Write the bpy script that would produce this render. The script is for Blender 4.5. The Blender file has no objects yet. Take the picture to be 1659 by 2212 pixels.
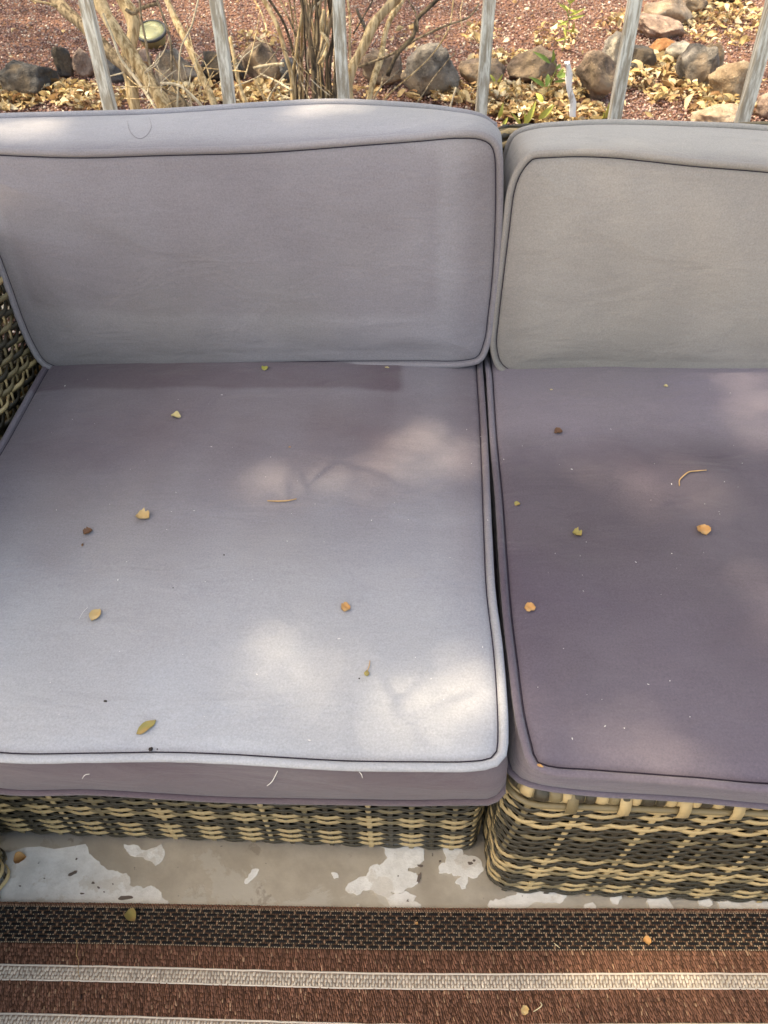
import bpy, bmesh, math, random
import numpy as np
from mathutils import Vector, Matrix, noise
from mathutils.bvhtree import BVHTree

random.seed(7); rng = np.random.default_rng(7)
scene = bpy.context.scene
COL = scene.collection

# ------------------------------------------------------------------ camera
FPX = 1597.0; PITCH = math.radians(46); YAW = math.radians(4); ROLL = math.radians(1.85); CAMH = 1.20
Fv = np.array([-math.sin(YAW)*math.cos(PITCH), math.cos(YAW)*math.cos(PITCH), -math.sin(PITCH)])
R0 = np.array([math.cos(YAW), math.sin(YAW), 0.0]); U0 = np.cross(R0, Fv)
Rv = math.cos(ROLL)*R0 - math.sin(ROLL)*U0; Uv = math.sin(ROLL)*R0 + math.cos(ROLL)*U0
CAM = np.array([0, 0, CAMH])
cd = bpy.data.cameras.new('camera'); cam = bpy.data.objects.new('camera', cd); COL.objects.link(cam)
cd.sensor_fit = 'VERTICAL'; cd.sensor_height = 36; cd.sensor_width = 27
cd.lens = 36*FPX/2212; cd.clip_start = 0.02; cd.clip_end = 500
cd.dof.use_dof = True; cd.dof.focus_distance = 1.05; cd.dof.aperture_fstop = 16
M = Matrix(((Rv[0], Uv[0], -Fv[0]), (Rv[1], Uv[1], -Fv[1]), (Rv[2], Uv[2], -Fv[2])))
cam.matrix_world = Matrix.Translation(CAM) @ M.to_4x4()
scene.camera = cam

# ------------------------------------------------------------------ light
SUN = Vector((-0.55, 0.04, 1.0)).normalized()
EL = math.asin(SUN.z); AZ = math.atan2(SUN.x, SUN.y)
w = bpy.data.worlds.new('World'); scene.world = w; w.use_nodes = True
nt = w.node_tree; bg = nt.nodes['Background']
sky = nt.nodes.new('ShaderNodeTexSky'); sky.sky_type = 'NISHITA'; sky.sun_disc = False
sky.sun_elevation = EL; sky.sun_rotation = AZ; sky.air_density = 0.8; sky.dust_density = 3.0; sky.ozone_density = 0.6
nt.links.new(sky.outputs[0], bg.inputs[0]); bg.inputs[1].default_value = 0.15
sd = bpy.data.lights.new('sun', 'SUN'); sd.energy = 2.0; sd.angle = math.radians(0.6); sd.color = (1, 0.95, 0.88)
so = bpy.data.objects.new('sun', sd); COL.objects.link(so)
so.rotation_euler = SUN.to_track_quat('Z', 'Y').to_euler(); so.location = (-5, 1, 9)
vs = scene.view_settings; vs.view_transform = 'Standard'; vs.look = 'None'; vs.gamma = 1; vs.use_curve_mapping = False
vs.exposure = 1.88
vs.use_white_balance = True; vs.white_balance_temperature = 9300; vs.white_balance_tint = 5

# ------------------------------------------------------------------ helpers
def ray(x, y): return Fv + Rv*(x-829.5)/FPX - Uv*(y-1106)/FPX
def atZ(x, y, z): d = ray(x, y); return Vector(CAM + d*(z-CAMH)/d[2])
def atY(x, y, yy): d = ray(x, y); return Vector(CAM + d*yy/d[1])
def onplane(x, y, p0, n):
    d = Vector(ray(x, y)); c = Vector(CAM); return c + d*((p0-c).dot(n)/d.dot(n))
def axis_depth(p): return float((np.array(p)-CAM)@Fv)
def pxm(p): return axis_depth(p)/FPX          # metres per picture unit at p

def tag(o, label=None, cat=None, group=None, kind=None):
    if label: o['label'] = label
    if cat: o['category'] = cat
    if group: o['group'] = group
    if kind: o['kind'] = kind
    return o
def empty(name, loc, label, cat, group=None):
    o = bpy.data.objects.new(name, None); COL.objects.link(o); o.location = loc; o.empty_display_size = .05
    return tag(o, label, cat, group)
def mesh_obj(name, verts, faces, mat, parent=None, smooth=True, loc=None):
    """verts are world positions; the mesh is stored relative to its parent (an Empty with no rotation) or loc"""
    v = np.array([tuple(p) for p in verts], dtype=float) if not isinstance(verts, np.ndarray) else verts.astype(float)
    org = np.zeros(3)
    if parent is not None:
        q = parent; 
        while q is not None: org = org + np.array(q.location); q = q.parent
    elif loc is not None: org = np.array(loc, dtype=float)
    me = bpy.data.meshes.new(name); me.from_pydata((v-org).tolist(), [], faces if isinstance(faces, list) else faces.tolist())
    me.materials.append(mat)
    if smooth: me.polygons.foreach_set('use_smooth', [True]*len(me.polygons))
    me.update()
    o = bpy.data.objects.new(name, me); COL.objects.link(o)
    if parent is not None: o.parent = parent
    elif loc is not None: o.location = loc
    return o
def fast_mesh(name, verts, faces, mat, colors=None, smooth=False, parent=None, loc=(0, 0, 0)):
    """big triangle/quad soups from numpy arrays; colors is one base colour per face"""
    me = bpy.data.meshes.new(name); n = len(verts); m, k = faces.shape
    me.vertices.add(n); me.vertices.foreach_set('co', (verts-np.array(loc)).astype(np.float32).ravel())
    me.loops.add(m*k); me.loops.foreach_set('vertex_index', faces.astype(np.int32).ravel())
    me.polygons.add(m); me.polygons.foreach_set('loop_start', np.arange(0, m*k, k, dtype=np.int32))
    me.polygons.foreach_set('loop_total', np.full(m, k, dtype=np.int32))
    me.materials.append(mat)
    me.update(calc_edges=True)
    if smooth: me.polygons.foreach_set('use_smooth', np.ones(m, dtype=bool))
    if colors is not None:
        a = me.attributes.new('tint', 'FLOAT_COLOR', 'CORNER')
        c = np.ones((m*k, 4), dtype=np.float32); c[:, :3] = np.repeat(colors, k, axis=0)
        a.data.foreach_set('color', c.ravel())
    me.validate(); me.update()
    o = bpy.data.objects.new(name, me); COL.objects.link(o); o.location = loc
    if parent is not None: o.parent = parent
    return o
def catmull(P, n, closed=False):
    P = [Vector(p) for p in P]; m = len(P); out = []
    if closed: segs = m; g = lambda i: P[i % m]
    else: segs = m-1; g = lambda i: P[max(0, min(m-1, i))]
    L = [(g(i+1)-g(i)).length for i in range(segs)]; T = sum(L)
    dense = []
    for i in range(segs):
        k = max(2, int(round(n*4*L[i]/T)))
        a, b, c, d = g(i-1), g(i), g(i+1), g(i+2)
        t0 = 0; t1 = max(1e-6, (b-a).length)**.5; t2 = t1+max(1e-6, (c-b).length)**.5; t3 = t2+max(1e-6, (d-c).length)**.5
        for j in range(k):
            t = t1+(t2-t1)*j/k
            A1 = a*((t1-t)/(t1-t0))+b*((t-t0)/(t1-t0)) if t1 > 1e-3+0 and (b-a).length > 1e-6 else b
            A2 = b*((t2-t)/(t2-t1))+c*((t-t1)/(t2-t1))
            A3 = c*((t3-t)/(t3-t2))+d*((t-t2)/(t3-t2)) if (d-c).length > 1e-6 else c
            B1 = A1*((t2-t)/(t2-t0))+A2*((t-t0)/(t2-t0)); B2 = A2*((t3-t)/(t3-t1))+A3*((t-t1)/(t3-t1))
            dense.append(B1*((t2-t)/(t2-t1))+B2*((t-t1)/(t2-t1)))
    dense.append(dense[0].copy() if closed else P[-1].copy())
    # uniform resample
    acc = [0]
    for i in range(1, len(dense)): acc.append(acc[-1]+(dense[i]-dense[i-1]).length)
    N = n if closed else n-1
    j = 0
    for i in range(n):
        s = acc[-1]*i/N
        while j < len(acc)-2 and acc[j+1] < s: j += 1
        f = (s-acc[j])/max(1e-9, acc[j+1]-acc[j]); out.append(dense[j].lerp(dense[j+1], min(1, f)))
    return out
def tube(P, rad, k=8, closed=False, rough=0, seed=0, flat=1.0):
    """tube with parallel-transport frames -> verts, faces ; rad float or list"""
    P = [Vector(p) for p in P]; n = len(P); V = []; Fc = []
    R = rad if isinstance(rad, (list, tuple)) else [rad]*n
    t = (P[1]-P[0]).normalized(); u = t.orthogonal().normalized()
    for i in range(n):
        if closed: t2 = (P[(i+1) % n]-P[i-1]).normalized()
        else: t2 = (P[min(i+1, n-1)]-P[max(i-1, 0)]).normalized()
        ax = t.cross(t2)
        if ax.length > 1e-7: u = Matrix.Rotation(t.angle(t2), 3, ax.normalized()) @ u
        t = t2; u = (u-t*u.dot(t)).normalized(); v = t.cross(u)
        for j in range(k):
            a = 2*math.pi*j/k; r = R[i]
            if rough: r *= 1+rough*noise.noise(Vector((math.cos(a)*1.7+seed, math.sin(a)*1.7, i*.35)))
            V.append(P[i]+u*math.cos(a)*r+v*math.sin(a)*r*flat)
    for i in range(n if closed else n-1):
        a = i*k; b = ((i+1) % n)*k
        for j in range(k): Fc.append((a+j, a+(j+1) % k, b+(j+1) % k, b+j))
    if not closed:
        Fc.append(tuple(range(k))[::-1]); Fc.append(tuple((n-1)*k+j for j in range(k)))
    return V, Fc
def box(x0, x1, y0, y1, z0, z1):
    V = [Vector((x, y, z)) for z in (z0, z1) for y in (y0, y1) for x in (x0, x1)]
    return V, [(0, 2, 3, 1), (4, 5, 7, 6), (0, 1, 5, 4), (2, 6, 7, 3), (0, 4, 6, 2), (1, 3, 7, 5)]
def bevel_box(name, x0, x1, y0, y1, z0, z1, mat, parent=None, b=.004, seg=2, loc=None):
    bm = bmesh.new(); V, Fc = box(x0, x1, y0, y1, z0, z1)
    vs_ = [bm.verts.new(v) for v in V]; [bm.faces.new([vs_[i] for i in f]) for f in Fc]
    bmesh.ops.bevel(bm, geom=bm.edges[:], offset=b, segments=seg, affect='EDGES')
    bm.normal_update(); V = [v.co.copy() for v in bm.verts]; Fc = [tuple(v.index for v in f.verts) for f in bm.faces]; bm.free()
    return mesh_obj(name, V, Fc, mat, parent, loc=loc)

# ------------------------------------------------------------------ materials
class NT:
    def __init__(s, name, rough=.8, spec=.3):
        s.m = bpy.data.materials.new(name); s.m.use_nodes = True; s.t = s.m.node_tree; s.n = s.t.nodes
        s.b = s.n['Principled BSDF']; s.b.inputs['Roughness'].default_value = rough
        s.b.inputs['Specular IOR Level'].default_value = spec
        s.tc = s.n.new('ShaderNodeTexCoord'); s.obj = s.tc.outputs['Object']
    def L(s, a, b): s.t.links.new(a, b)
    def val(s, sock, v):
        if hasattr(v, 'is_output'): s.L(v, sock)
        else: sock.default_value = v
    def noise(s, scale, detail=4, rough=.55, vec=None, dist=0):
        n = s.n.new('ShaderNodeTexNoise'); n.inputs['Scale'].default_value = scale; n.inputs['Detail'].default_value = detail
        n.inputs['Roughness'].default_value = rough; n.inputs['Distortion'].default_value = dist
        s.L(vec or s.obj, n.inputs['Vector']); return n.outputs['Fac']
    def mapping(s, scale=(1, 1, 1), rot=(0, 0, 0), loc=(0, 0, 0), vec=None):
        n = s.n.new('ShaderNodeMapping'); n.inputs['Scale'].default_value = scale; n.inputs['Rotation'].default_value = rot
        n.inputs['Location'].default_value = loc; s.L(vec or s.obj, n.inputs['Vector']); return n.outputs[0]
    def math(s, op, a, b=0.0, c=None, clamp=False):
        n = s.n.new('ShaderNodeMath'); n.operation = op; n.use_clamp = clamp; s.val(n.inputs[0], a); s.val(n.inputs[1], b)
        if c is not None: s.val(n.inputs[2], c)
        return n.outputs[0]
    def ramp(s, fac, a, b, c0=0.0, c1=1.0):
        n = s.n.new('ShaderNodeMapRange'); n.interpolation_type = 'SMOOTHSTEP'
        s.val(n.inputs['Value'], fac); n.inputs['From Min'].default_value = a; n.inputs['From Max'].default_value = b
        n.inputs['To Min'].default_value = c0; n.inputs['To Max'].default_value = c1; return n.outputs[0]
    def mix(s, fac, a, b, mode='MIX'):
        n = s.n.new('ShaderNodeMix'); n.data_type = 'RGBA'; n.blend_type = mode; s.val(n.inputs[0], fac)
        for sock, v in ((n.inputs[6], a), (n.inputs[7], b)):
            if hasattr(v, 'is_output'): s.L(v, sock)
            else: sock.default_value = (*v, 1) if len(v) == 3 else v
        return n.outputs[2]
    def color(s, c):
        if hasattr(c, 'is_output'): s.L(c, s.b.inputs['Base Color'])
        else: s.b.inputs['Base Color'].default_value = (*c, 1)
    def bump(s, h, strength=.3, dist=.001, prev=None):
        n = s.n.new('ShaderNodeBump'); n.inputs['Strength'].default_value = strength; n.inputs['Distance'].default_value = dist
        s.L(h, n.inputs['Height'])
        if prev: s.L(prev, n.inputs['Normal'])
        s.L(n.outputs[0], s.b.inputs['Normal']); return n.outputs[0]
    def sep(s, vec=None):
        n = s.n.new('ShaderNodeSeparateXYZ'); s.L(vec or s.obj, n.inputs[0]); return n.outputs
    def attr(s, name='tint'):
        n = s.n.new('ShaderNodeAttribute'); n.attribute_name = name; return n.outputs['Color']
    def rnd(s):
        return s.n.new('ShaderNodeObjectInfo').outputs['Random']

def fabric(name, deep, pale, warm, build):
    """woven canvas: 'deep' unfaded colour, 'pale' sun-bleached colour; build(n) returns the mask 0..1, bleaching plus some painted light"""
    n = NT(name, .9, .15)
    mask = build(n)
    big = n.noise(3.0, 3, .5); mid = n.noise(11, 4, .55, n.mapping((1, 1.6, 1)))
    m = n.math('ADD', mask, n.math('MULTIPLY', n.math('SUBTRACT', big, .5), .45))
    m = n.math('ADD', m, n.math('MULTIPLY', n.math('SUBTRACT', mid, .5), .16), clamp=True)
    c = n.mix(m, deep, pale)
    c = n.mix(n.ramp(n.noise(2.2, 2, .5, n.mapping(loc=(7, 3, 1))), .45, .68, 0, .75), c, n.mix(m, warm[0], warm[1]))
    # twill weave
    v = n.sep()
    a = n.math('ADD', n.math('ADD', v[0], n.math('MULTIPLY', v[1], 1.1)), n.math('MULTIPLY', v[2], .93))
    wv = n.math('SINE', n.math('MULTIPLY', a, 2*math.pi/.0016))
    b2 = n.math('SUBTRACT', n.math('SUBTRACT', v[0], n.math('MULTIPLY', v[1], .6)), n.math('MULTIPLY', v[2], .7))
    wv2 = n.math('SINE', n.math('MULTIPLY', b2, 2*math.pi/.0011))
    fine = n.noise(420, 3, .75)
    thread = n.noise(26, 4, .75, n.mapping((1, 9, 9)))
    wsum = n.math('ADD', n.math('MULTIPLY', wv, .6), n.math('MULTIPLY', wv2, .4))
    f = n.math('ADD', n.math('MULTIPLY', wsum, .075), n.math('ADD', n.math('MULTIPLY', n.math('SUBTRACT', fine, .5), .75), n.math('MULTIPLY', n.math('SUBTRACT', thread, .5), .18)))
    f = n.math('ADD', f, 1.0)
    hs = n.n.new('ShaderNodeHueSaturation'); n.L(c, hs.inputs['Color']); n.L(f, hs.inputs['Value'])
    dust = n.ramp(n.noise(420, 1, .4, n.mapping(loc=(3, 3, 3))), .80, .84)
    c = n.mix(n.math('MULTIPLY', dust, .5), hs.outputs[0], (.45, .43, .42))
    n.color(c)
    pre = n.bump(n.noise(7, 3, .5, n.mapping((1, 2.2, 2.2)), .8), .55, .012)
    n.bump(wsum, .35, .0006, pre)
    n.b.inputs['Sheen Weight'].default_value = .25; n.b.inputs['Sheen Roughness'].default_value = .5
    return n.m
def smooth_box(n, x0, x1, y0, y1, e=.02, axes=(0, 1), wob=.012):
    """soft-edged rectangle mask in object space"""
    v = n.sep(); nz = n.math('MULTIPLY', n.math('SUBTRACT', n.noise(9, 3), .5), wob*2)
    X = n.math('ADD', v[axes[0]], nz); Y = n.math('ADD', v[axes[1]], nz)
    a = n.math('MULTIPLY', n.ramp(X, x0-e, x0+e), n.ramp(X, x1-e, x1+e, 1, 0))
    b = n.math('MULTIPLY', n.ramp(Y, y0-e, y0+e), n.ramp(Y, y1-e, y1+e, 1, 0))
    return n.math('MULTIPLY', a, b)

def simple(name, col, rough=.8, spec=.3, var=.25, scale=40, bump=.3, bd=.001):
    n = NT(name, rough, spec); f = n.noise(scale, 5, .6)
    n.color(n.mix(f, tuple(c*(1-var) for c in col), tuple(min(1, c*(1+var)) for c in col)))
    if bump: n.bump(f, bump, bd)
    return n.m
def tinted(name, rough=.85, spec=.25, scale=120, amp=.35, bump=.3, bd=.001, trans=0):
    n = NT(name, rough, spec); f = n.noise(scale, 4, .6)
    c = n.mix(1.0, n.attr(), n.mix(f, (1-amp,)*3, (1+amp,)*3), 'MULTIPLY'); n.color(c)
    if bump: n.bump(f, bump, bd)
    return n.m

# wicker strand colours
def wick(name, a, b, rough=.42):
    n = NT(name, rough, .45)
    f = n.noise(30, 4, .6, n.mapping((1, 1, 9))); g = n.noise(9, 3, .5)
    n.color(n.mix(n.math('ADD', n.math('MULTIPLY', f, .6), n.math('MULTIPLY', g, .5), clamp=True), a, b))
    n.bump(n.noise(160, 3, .6, n.mapping((.3, .3, 6))), .25, .0006)
    return n.m
W_TAN = wick('strand_tan', (.38, .265, .125), (.66, .495, .27))
W_BRN = wick('strand_brown', (.14, .11, .06), (.29, .225, .125))
W_DRK = wick('strand_dark', (.026, .023, .017), (.080, .068, .046), .38)
W_BLK = simple('wicker_shadow_core', (.022, .019, .014), .9, .1, .2)

# ------------------------------------------------------------------ setting: ground, patio
# garden soil under the gravel, one sheet to the horizon
n = NT('garden_soil', .95, .1)
f = n.noise(60, 6, .7); g = n.noise(3, 3)
n.color(n.mix(g, n.mix(f, (.10, .045, .032), (.30, .16, .125)), n.mix(f, (.12, .07, .05), (.34, .20, .15))))
n.bump(f, .8, .01)
GV = []; GF = []
xs = [-160, -40, -10, -6, -4, -3, -2, -1, 0, 1, 2, 3, 4, 6, 10, 40, 160]; ys = [-160, -30, -6, 0, 1.6, 2, 3, 4, 5, 6, 7, 8, 10, 14, 40, 160]
for yy in ys:
    for xx in xs: GV.append(Vector((xx, yy, -.025)))
for j in range(len(ys)-1):
    for i in range(len(xs)-1):
        a = j*len(xs)+i; GF.append((a, a+1, a+1+len(xs), a+len(xs)))
tag(mesh_obj('ground', GV, GF, n.m, smooth=False), kind='structure')

n = NT('old_painted_concrete', .8, .3)
f = n.noise(14, 6, .65); g = n.noise(55, 6, .7); h = n.noise(3.5, 4, .55, dist=.4)
c = n.mix(n.ramp(f, .3, .7), (.66, .605, .53), (.84, .785, .70))
c = n.mix(n.ramp(h, .55, .62), c, (.64, .58, .505))
c = n.mix(n.ramp(g, .66, .72), c, (.76, .70, .61)); c = n.mix(n.ramp(n.noise(80, 3, .6, n.mapping(loc=(5, 1, 0))), .70, .74, 0, .75), c, (.13, .105, .09))
wr = n.noise(7.5, 7, .62, n.mapping(loc=(2, 8, 0)), .3)
c = n.mix(n.ramp(wr, .565, .60, 0, .75), c, (.84, .81, .755)); c = n.mix(n.ramp(n.noise(11, 6, .6, n.mapping(loc=(9, 4, 0))), .62, .65, 0, .6), c, (.47, .40, .335))
n.color(c); n.bump(n.math('ADD', g, n.ramp(wr, .565, .60, 0, .35)), .3, .0015)
P_CON = n.m
n = NT('bare_pale_concrete', .85, .25)
f = n.noise(26, 7, .7); g = n.noise(90, 4, .65)
c = n.mix(n.ramp(f, .3, .7), (.70, .675, .63), (.88, .86, .82))
c = n.mix(n.ramp(n.noise(13, 6, .65, n.mapping(loc=(3, 1, 0))), .57, .61, 0, .55), c, (.62, .56, .48)); c = n.mix(n.ramp(g, .68, .72), c, (.22, .19, .17)); n.color(c); n.bump(n.math('ADD', f, g), .7, .002)
P_PALE = n.m
patio = bevel_box('patio', -7, 7, -6, 1.55, -.12, 0, P_CON, b=.006)
tag(patio, kind='structure')

FZ = [.0008]
def flake(pts, zt=.0011):
    FZ[0] += .00012; zt = FZ[0]
    P = [atZ(x, y, 0).to_2d() for x, y in pts]
    for it in range(3):
        Q = []
        for i in range(len(P)):
            a, b = P[i], P[(i+1) % len(P)]; d = b-a; Q.append(a)
            if d.length > .004: Q.append((a+b)/2+Vector((-d.y, d.x))*random.gauss(0, .11))
        P = Q
    k = len(P); V = [Vector((p.x, p.y, zt)) for p in P]+[Vector((p.x, p.y, -.001)) for p in P]
    ar = sum(P[i].x*P[(i+1) % k].y-P[(i+1) % k].x*P[i].y for i in range(k))
    top = tuple(range(k)) if ar > 0 else tuple(range(k))[::-1]
    Fc = [top]+[(i, (i+1) % k, k+(i+1) % k, k+i) if ar < 0 else (i, k+i, k+(i+1) % k, (i+1) % k) for i in range(k)]
    return mesh_obj('paint_flake', V, Fc, P_PALE, patio, smooth=False)
def c5(L): return [(x*.3637, 1590.8+y*.3637) for x, y in L]
def c6(L): return [(548.5+x*.3472, 1590.8+y*.3472) for x, y in L]
def c7(L): return [(1082.8+x*.3472, 1590.8+y*.3472) for x, y in L]
for pts in (
    c5([(-200, 640), (510, 640), (530, 700), (590, 740), (600, 765), (700, 800), (770, 830), (768, 885), (790, 895), (840, 890), (850, 905), (900, 885), (960, 930), (1000, 975), (1010, 1040), (900, 1100), (200, 1100), (-200, 1100)]),
    c5([(735, 640), (960, 640), (962, 740), (925, 768), (905, 745), (830, 715), (770, 705)]),
    c5([(1450, 870), (1455, 850), (1500, 790), (1540, 790), (1530, 815), (1470, 875)]),
    c6([(770, 640), (1105, 640), (1060, 770), (1030, 800), (960, 820), (960, 840), (1010, 850), (1030, 900), (1000, 930), (850, 965), (860, 985), (960, 970), (1010, 995), (985, 1030), (1040, 1045), (1050, 1110), (840, 1110), (820, 1000), (730, 955), (640, 990), (570, 960), (600, 910), (650, 880), (700, 870), (740, 800), (800, 790), (830, 750), (815, 700)]),
    c6([(1180, 640), (1290, 690), (1300, 740), (1400, 760), (1430, 830), (1380, 880), (1330, 870), (1320, 945), (1290, 950), (1250, 910), (1290, 870), (1230, 850), (1150, 850), (1150, 810), (1190, 790), (1180, 720)]),
    c6([(1450, 1050), (1470, 1020), (1600, 1010), (1659, 985), (1680, 1100), (1480, 1100)]),
    c6([(640, 1040), (660, 1042), (655, 1056), (638, 1052)]), c6([(480, 850), (520, 852), (526, 880), (500, 886)]),
    c7([(20, 1010), (90, 990), (100, 930), (380, 930), (410, 990), (380, 1030), (200, 1035), (60, 1060), (20, 1050)]),
    c7([(905, 990), (1000, 960), (1060, 1050), (1080, 1100), (920, 1100), (900, 1030)]),
    c7([(1340, 1030), (1450, 990), (1600, 960), (1720, 980), (1720, 1110), (1350, 1110)]),
    c7([(680, 1000), (700, 975), (735, 980), (750, 1010), (725, 1045), (690, 1040)]),
    c7([(510, 1060), (540, 1040), (570, 1035), (590, 1060), (590, 1100), (510, 1100)]),
    c7([(1230, 1000), (1290, 995), (1300, 1060), (1225, 1060)])):
    flake(pts)
# floor chips of darker showing through
chip_m = simple('floor_chip_brown', (.16, .125, .105), .9, .2, .3)
def chip(pts):
    P = [atZ(x, y, 0) for x, y in pts]; c = sum(P, Vector())/len(P)
    V = [Vector((p.x, p.y, .0017)) for p in P]+[Vector((p.x, p.y, -.001)) for p in P]; k = len(P)
    o = mesh_obj('stain_chip', V, [tuple(range(k))]+[(i, (i+1) % k, k+(i+1) % k, k+i) for i in range(k)], chip_m, patio, smooth=False)
for cx, cy, rx, ry, a in [(435, 815, 34, 9, -.5), (555, 872, 10, 7, 0), (587, 900, 9, 6, .5), (490, 935, 14, 5, 0), (672, 878, 4, 4, 0), (455, 730, 8, 4, -.8), (620, 925, 5, 4, 0), (745, 960, 45, 14, -.1), (265, 845, 5, 3, 0), (120, 890, 8, 3, 0)]:
    pts = []
    for j in range(12):
        t = 2*math.pi*j/12; r = 1+random.uniform(-.25, .25); u, v = rx*math.cos(t)*r, ry*math.sin(t)*r
        pts.append((cx+u*math.cos(a)-v*math.sin(a), cy+u*math.sin(a)+v*math.cos(a)))
    chip(c5(pts))
for cx, cy, rx, ry, a in [(1028, 880, 12, 30, .3), (1035, 805, 20, 8, 0), (1345, 790, 16, 9, 0), (1370, 775, 9, 9, 0), (897, 870, 4, 5, 0), (1158, 778, 7, 6, 0)]:
    pts = []
    for j in range(12):
        t = 2*math.pi*j/12; r = 1+random.uniform(-.3, .3); u, v = rx*math.cos(t)*r, ry*math.sin(t)*r
        pts.append((cx+u*math.cos(a)-v*math.sin(a), cy+u*math.sin(a)+v*math.cos(a)))
    chip(c6(pts))

# ------------------------------------------------------------------ rug
RA = math.radians(1.8); RO = Vector((-.62, .322, 0)); ru = Vector((math.cos(RA), math.sin(RA), 0)); rv = Vector((math.sin(RA), -math.cos(RA), 0))
def bow(u, v): return v+(.0030+.030*v)*math.exp(-((u-.60)/.34)**2)
def rp(u, v, z): return RO+ru*u+rv*bow(u, v)+Vector((0, 0, z))
rug = empty('outdoor_rug', rp(.6, .4, 0), 'brown woven outdoor rug with black border band and beige stripes on the patio', 'rug')
rug_base = simple('rug_backing', (.085, .045, .030), .95, .1, .3, 300)
def strip_mesh(name, u0, u1, v0, v1, z0, z1, mat):
    V = []; Fc = []; K = 50
    for i in range(K+1):
        u = u0+(u1-u0)*i/K; V += [rp(u, v0, z0), rp(u, v1, z0), rp(u, v1, z1), rp(u, v0, z1)]
    for i in range(K):
        for j in range(4): Fc.append((i*4+j, i*4+4+j, i*4+4+(j+1) % 4, i*4+(j+1) % 4))
    Fc += [(0, 1, 2, 3), (K*4+3, K*4+2, K*4+1, K*4)]
    return mesh_obj(name, V, [f_[::-1] for f_ in Fc], mat, rug, smooth=False)
UL, UR = -1.0, 2.0
strip_mesh('backing', UL, UR, 0, 1.6, .001, .0055, rug_base)
black_base = simple('rug_black_ground', (.060, .045, .034), .95, .1, .3, 300)
strip_mesh('black_band', UL, UR, .0055, .0535, .002, .0062, black_base)
def tufts(name, cu, cv, lu, lv, ang, hz, z0, cols, mat):
    """little padded stitches: 8-sided pillows; arrays of centres and half sizes in rug coordinates"""
    N = len(cu)
    tmpl = np.array([(-1, -.5, 0), (-.6, -1, 0), (.6, -1, 0), (1, -.5, 0), (1, .5, 0), (.6, 1, 0), (-.6, 1, 0), (-1, .5, 0),
                     (-.6, -.45, 1), (.6, -.45, 1), (.6, .45, 1), (-.6, .45, 1)])
    fc = [(0, 1, 8), (1, 2, 9), (1, 9, 8), (2, 3, 9), (3, 4, 10), (3, 10, 9), (4, 5, 10), (5, 6, 11), (5, 11, 10), (6, 7, 11), (7, 0, 8), (7, 8, 11), (8, 9, 10), (8, 10, 11)]
    x = tmpl[None, :, 0]*lu[:, None]; y = tmpl[None, :, 1]*lv[:, None]
    ca, sa = np.cos(ang)[:, None], np.sin(ang)[:, None]
    X = cu[:, None]+x*ca-y*sa; Y = cv[:, None]+x*sa+y*ca; Zz = z0+tmpl[None, :, 2]*hz[:, None]
    Y = Y+(.0030+.030*Y)*np.exp(-((X-.60)/.34)**2)
    Wd = np.array(RO)[None, None]+X[..., None]*np.array(ru)+Y[..., None]*np.array(rv); Wd[..., 2] += Zz
    V = Wd.reshape(-1, 3); Fa = (np.arange(N)[:, None, None]*12+np.array(fc)[None]).reshape(-1, 3)[:, ::-1]
    C_ = np.repeat(cols, len(fc), axis=0)
    o = fast_mesh(name, V-np.array(rug.location), Fa, mat, C_, smooth=True); o.parent = rug
    return tag(o, kind='stuff')
YARN = tinted('rug_yarn', .85, .2, 500, .3, 0)
def jit(n, s): return rng.normal(0, s, n)
# black stitches
cu, cv = [], []
for r in range(9):
    v = .0085+r*.00525
    for i in range(int((UR-UL)/.0178)): cu.append(UL+(i+.5*(r % 2)+.02*r)*.0178+.006*math.sin(i*.05)); cv.append(v)
cu = np.array(cu)+jit(len(cu), .0004); cv = np.array(cv)+jit(len(cv), .00015); N = len(cu)
tufts('black_stitches', cu, cv, np.full(N, .0066)+jit(N, .0004), np.full(N, .0017), jit(N, .02), np.full(N, .0022), .0061,
      np.clip(np.array([.016, .015, .016])*(1+jit(N, .2))[:, None], .004, 1), YARN)
# pale dotted threads between the black rows, and the brown bobbled edge
cu, cv, cc, sz = [], [], [], []
for r in range(10):
    v = .0059+r*.00525
    for i in range(int((UR-UL)/.0034)):
        cu.append(UL+i*.0034); cv.append(v); cc.append((.42, .33, .24) if random.random() < (.5 if r not in (0, 9) else 1) else (.14, .07, .045)); sz.append(.0008)
for r in range(2):
    for i in range(int((UR-UL)/.0040)):
        cu.append(UL+(i+.5*r)*.0040); cv.append(.0012+r*.0027); cc.append((.20, .095, .06) if r == 0 else (.26, .15, .10)); sz.append(.0015)
cu = np.array(cu)+jit(len(cu), .0003); cv = np.array(cv)+jit(len(cv), .00015); N = len(cu); sz = np.array(sz)
tufts('edge_and_pale_threads', cu, cv, sz*1.1, sz*.9, jit(N, .2), sz*1.6, .0066, np.array(cc)*(1+jit(N, .2))[:, None], YARN)
# brown columns between the black stitches
cu, cv = [], []
for r in range(9):
    v = .0085+r*.00525
    for i in range(int((UR-UL)/.0178)): cu.append(UL+(i+.5+.5*(r % 2)+.02*r)*.0178+.006*math.sin(i*.05)); cv.append(v)
cu = np.array(cu); cv = np.array(cv); N = len(cu)
tufts('brown_stitches', cu, cv, np.full(N, .0012), np.full(N, .0022), jit(N, .1), np.full(N, .0018), .0061, np.clip(np.array([.27, .165, .11])*(1+jit(N, .25))[:, None], .02, 1), YARN)
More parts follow.
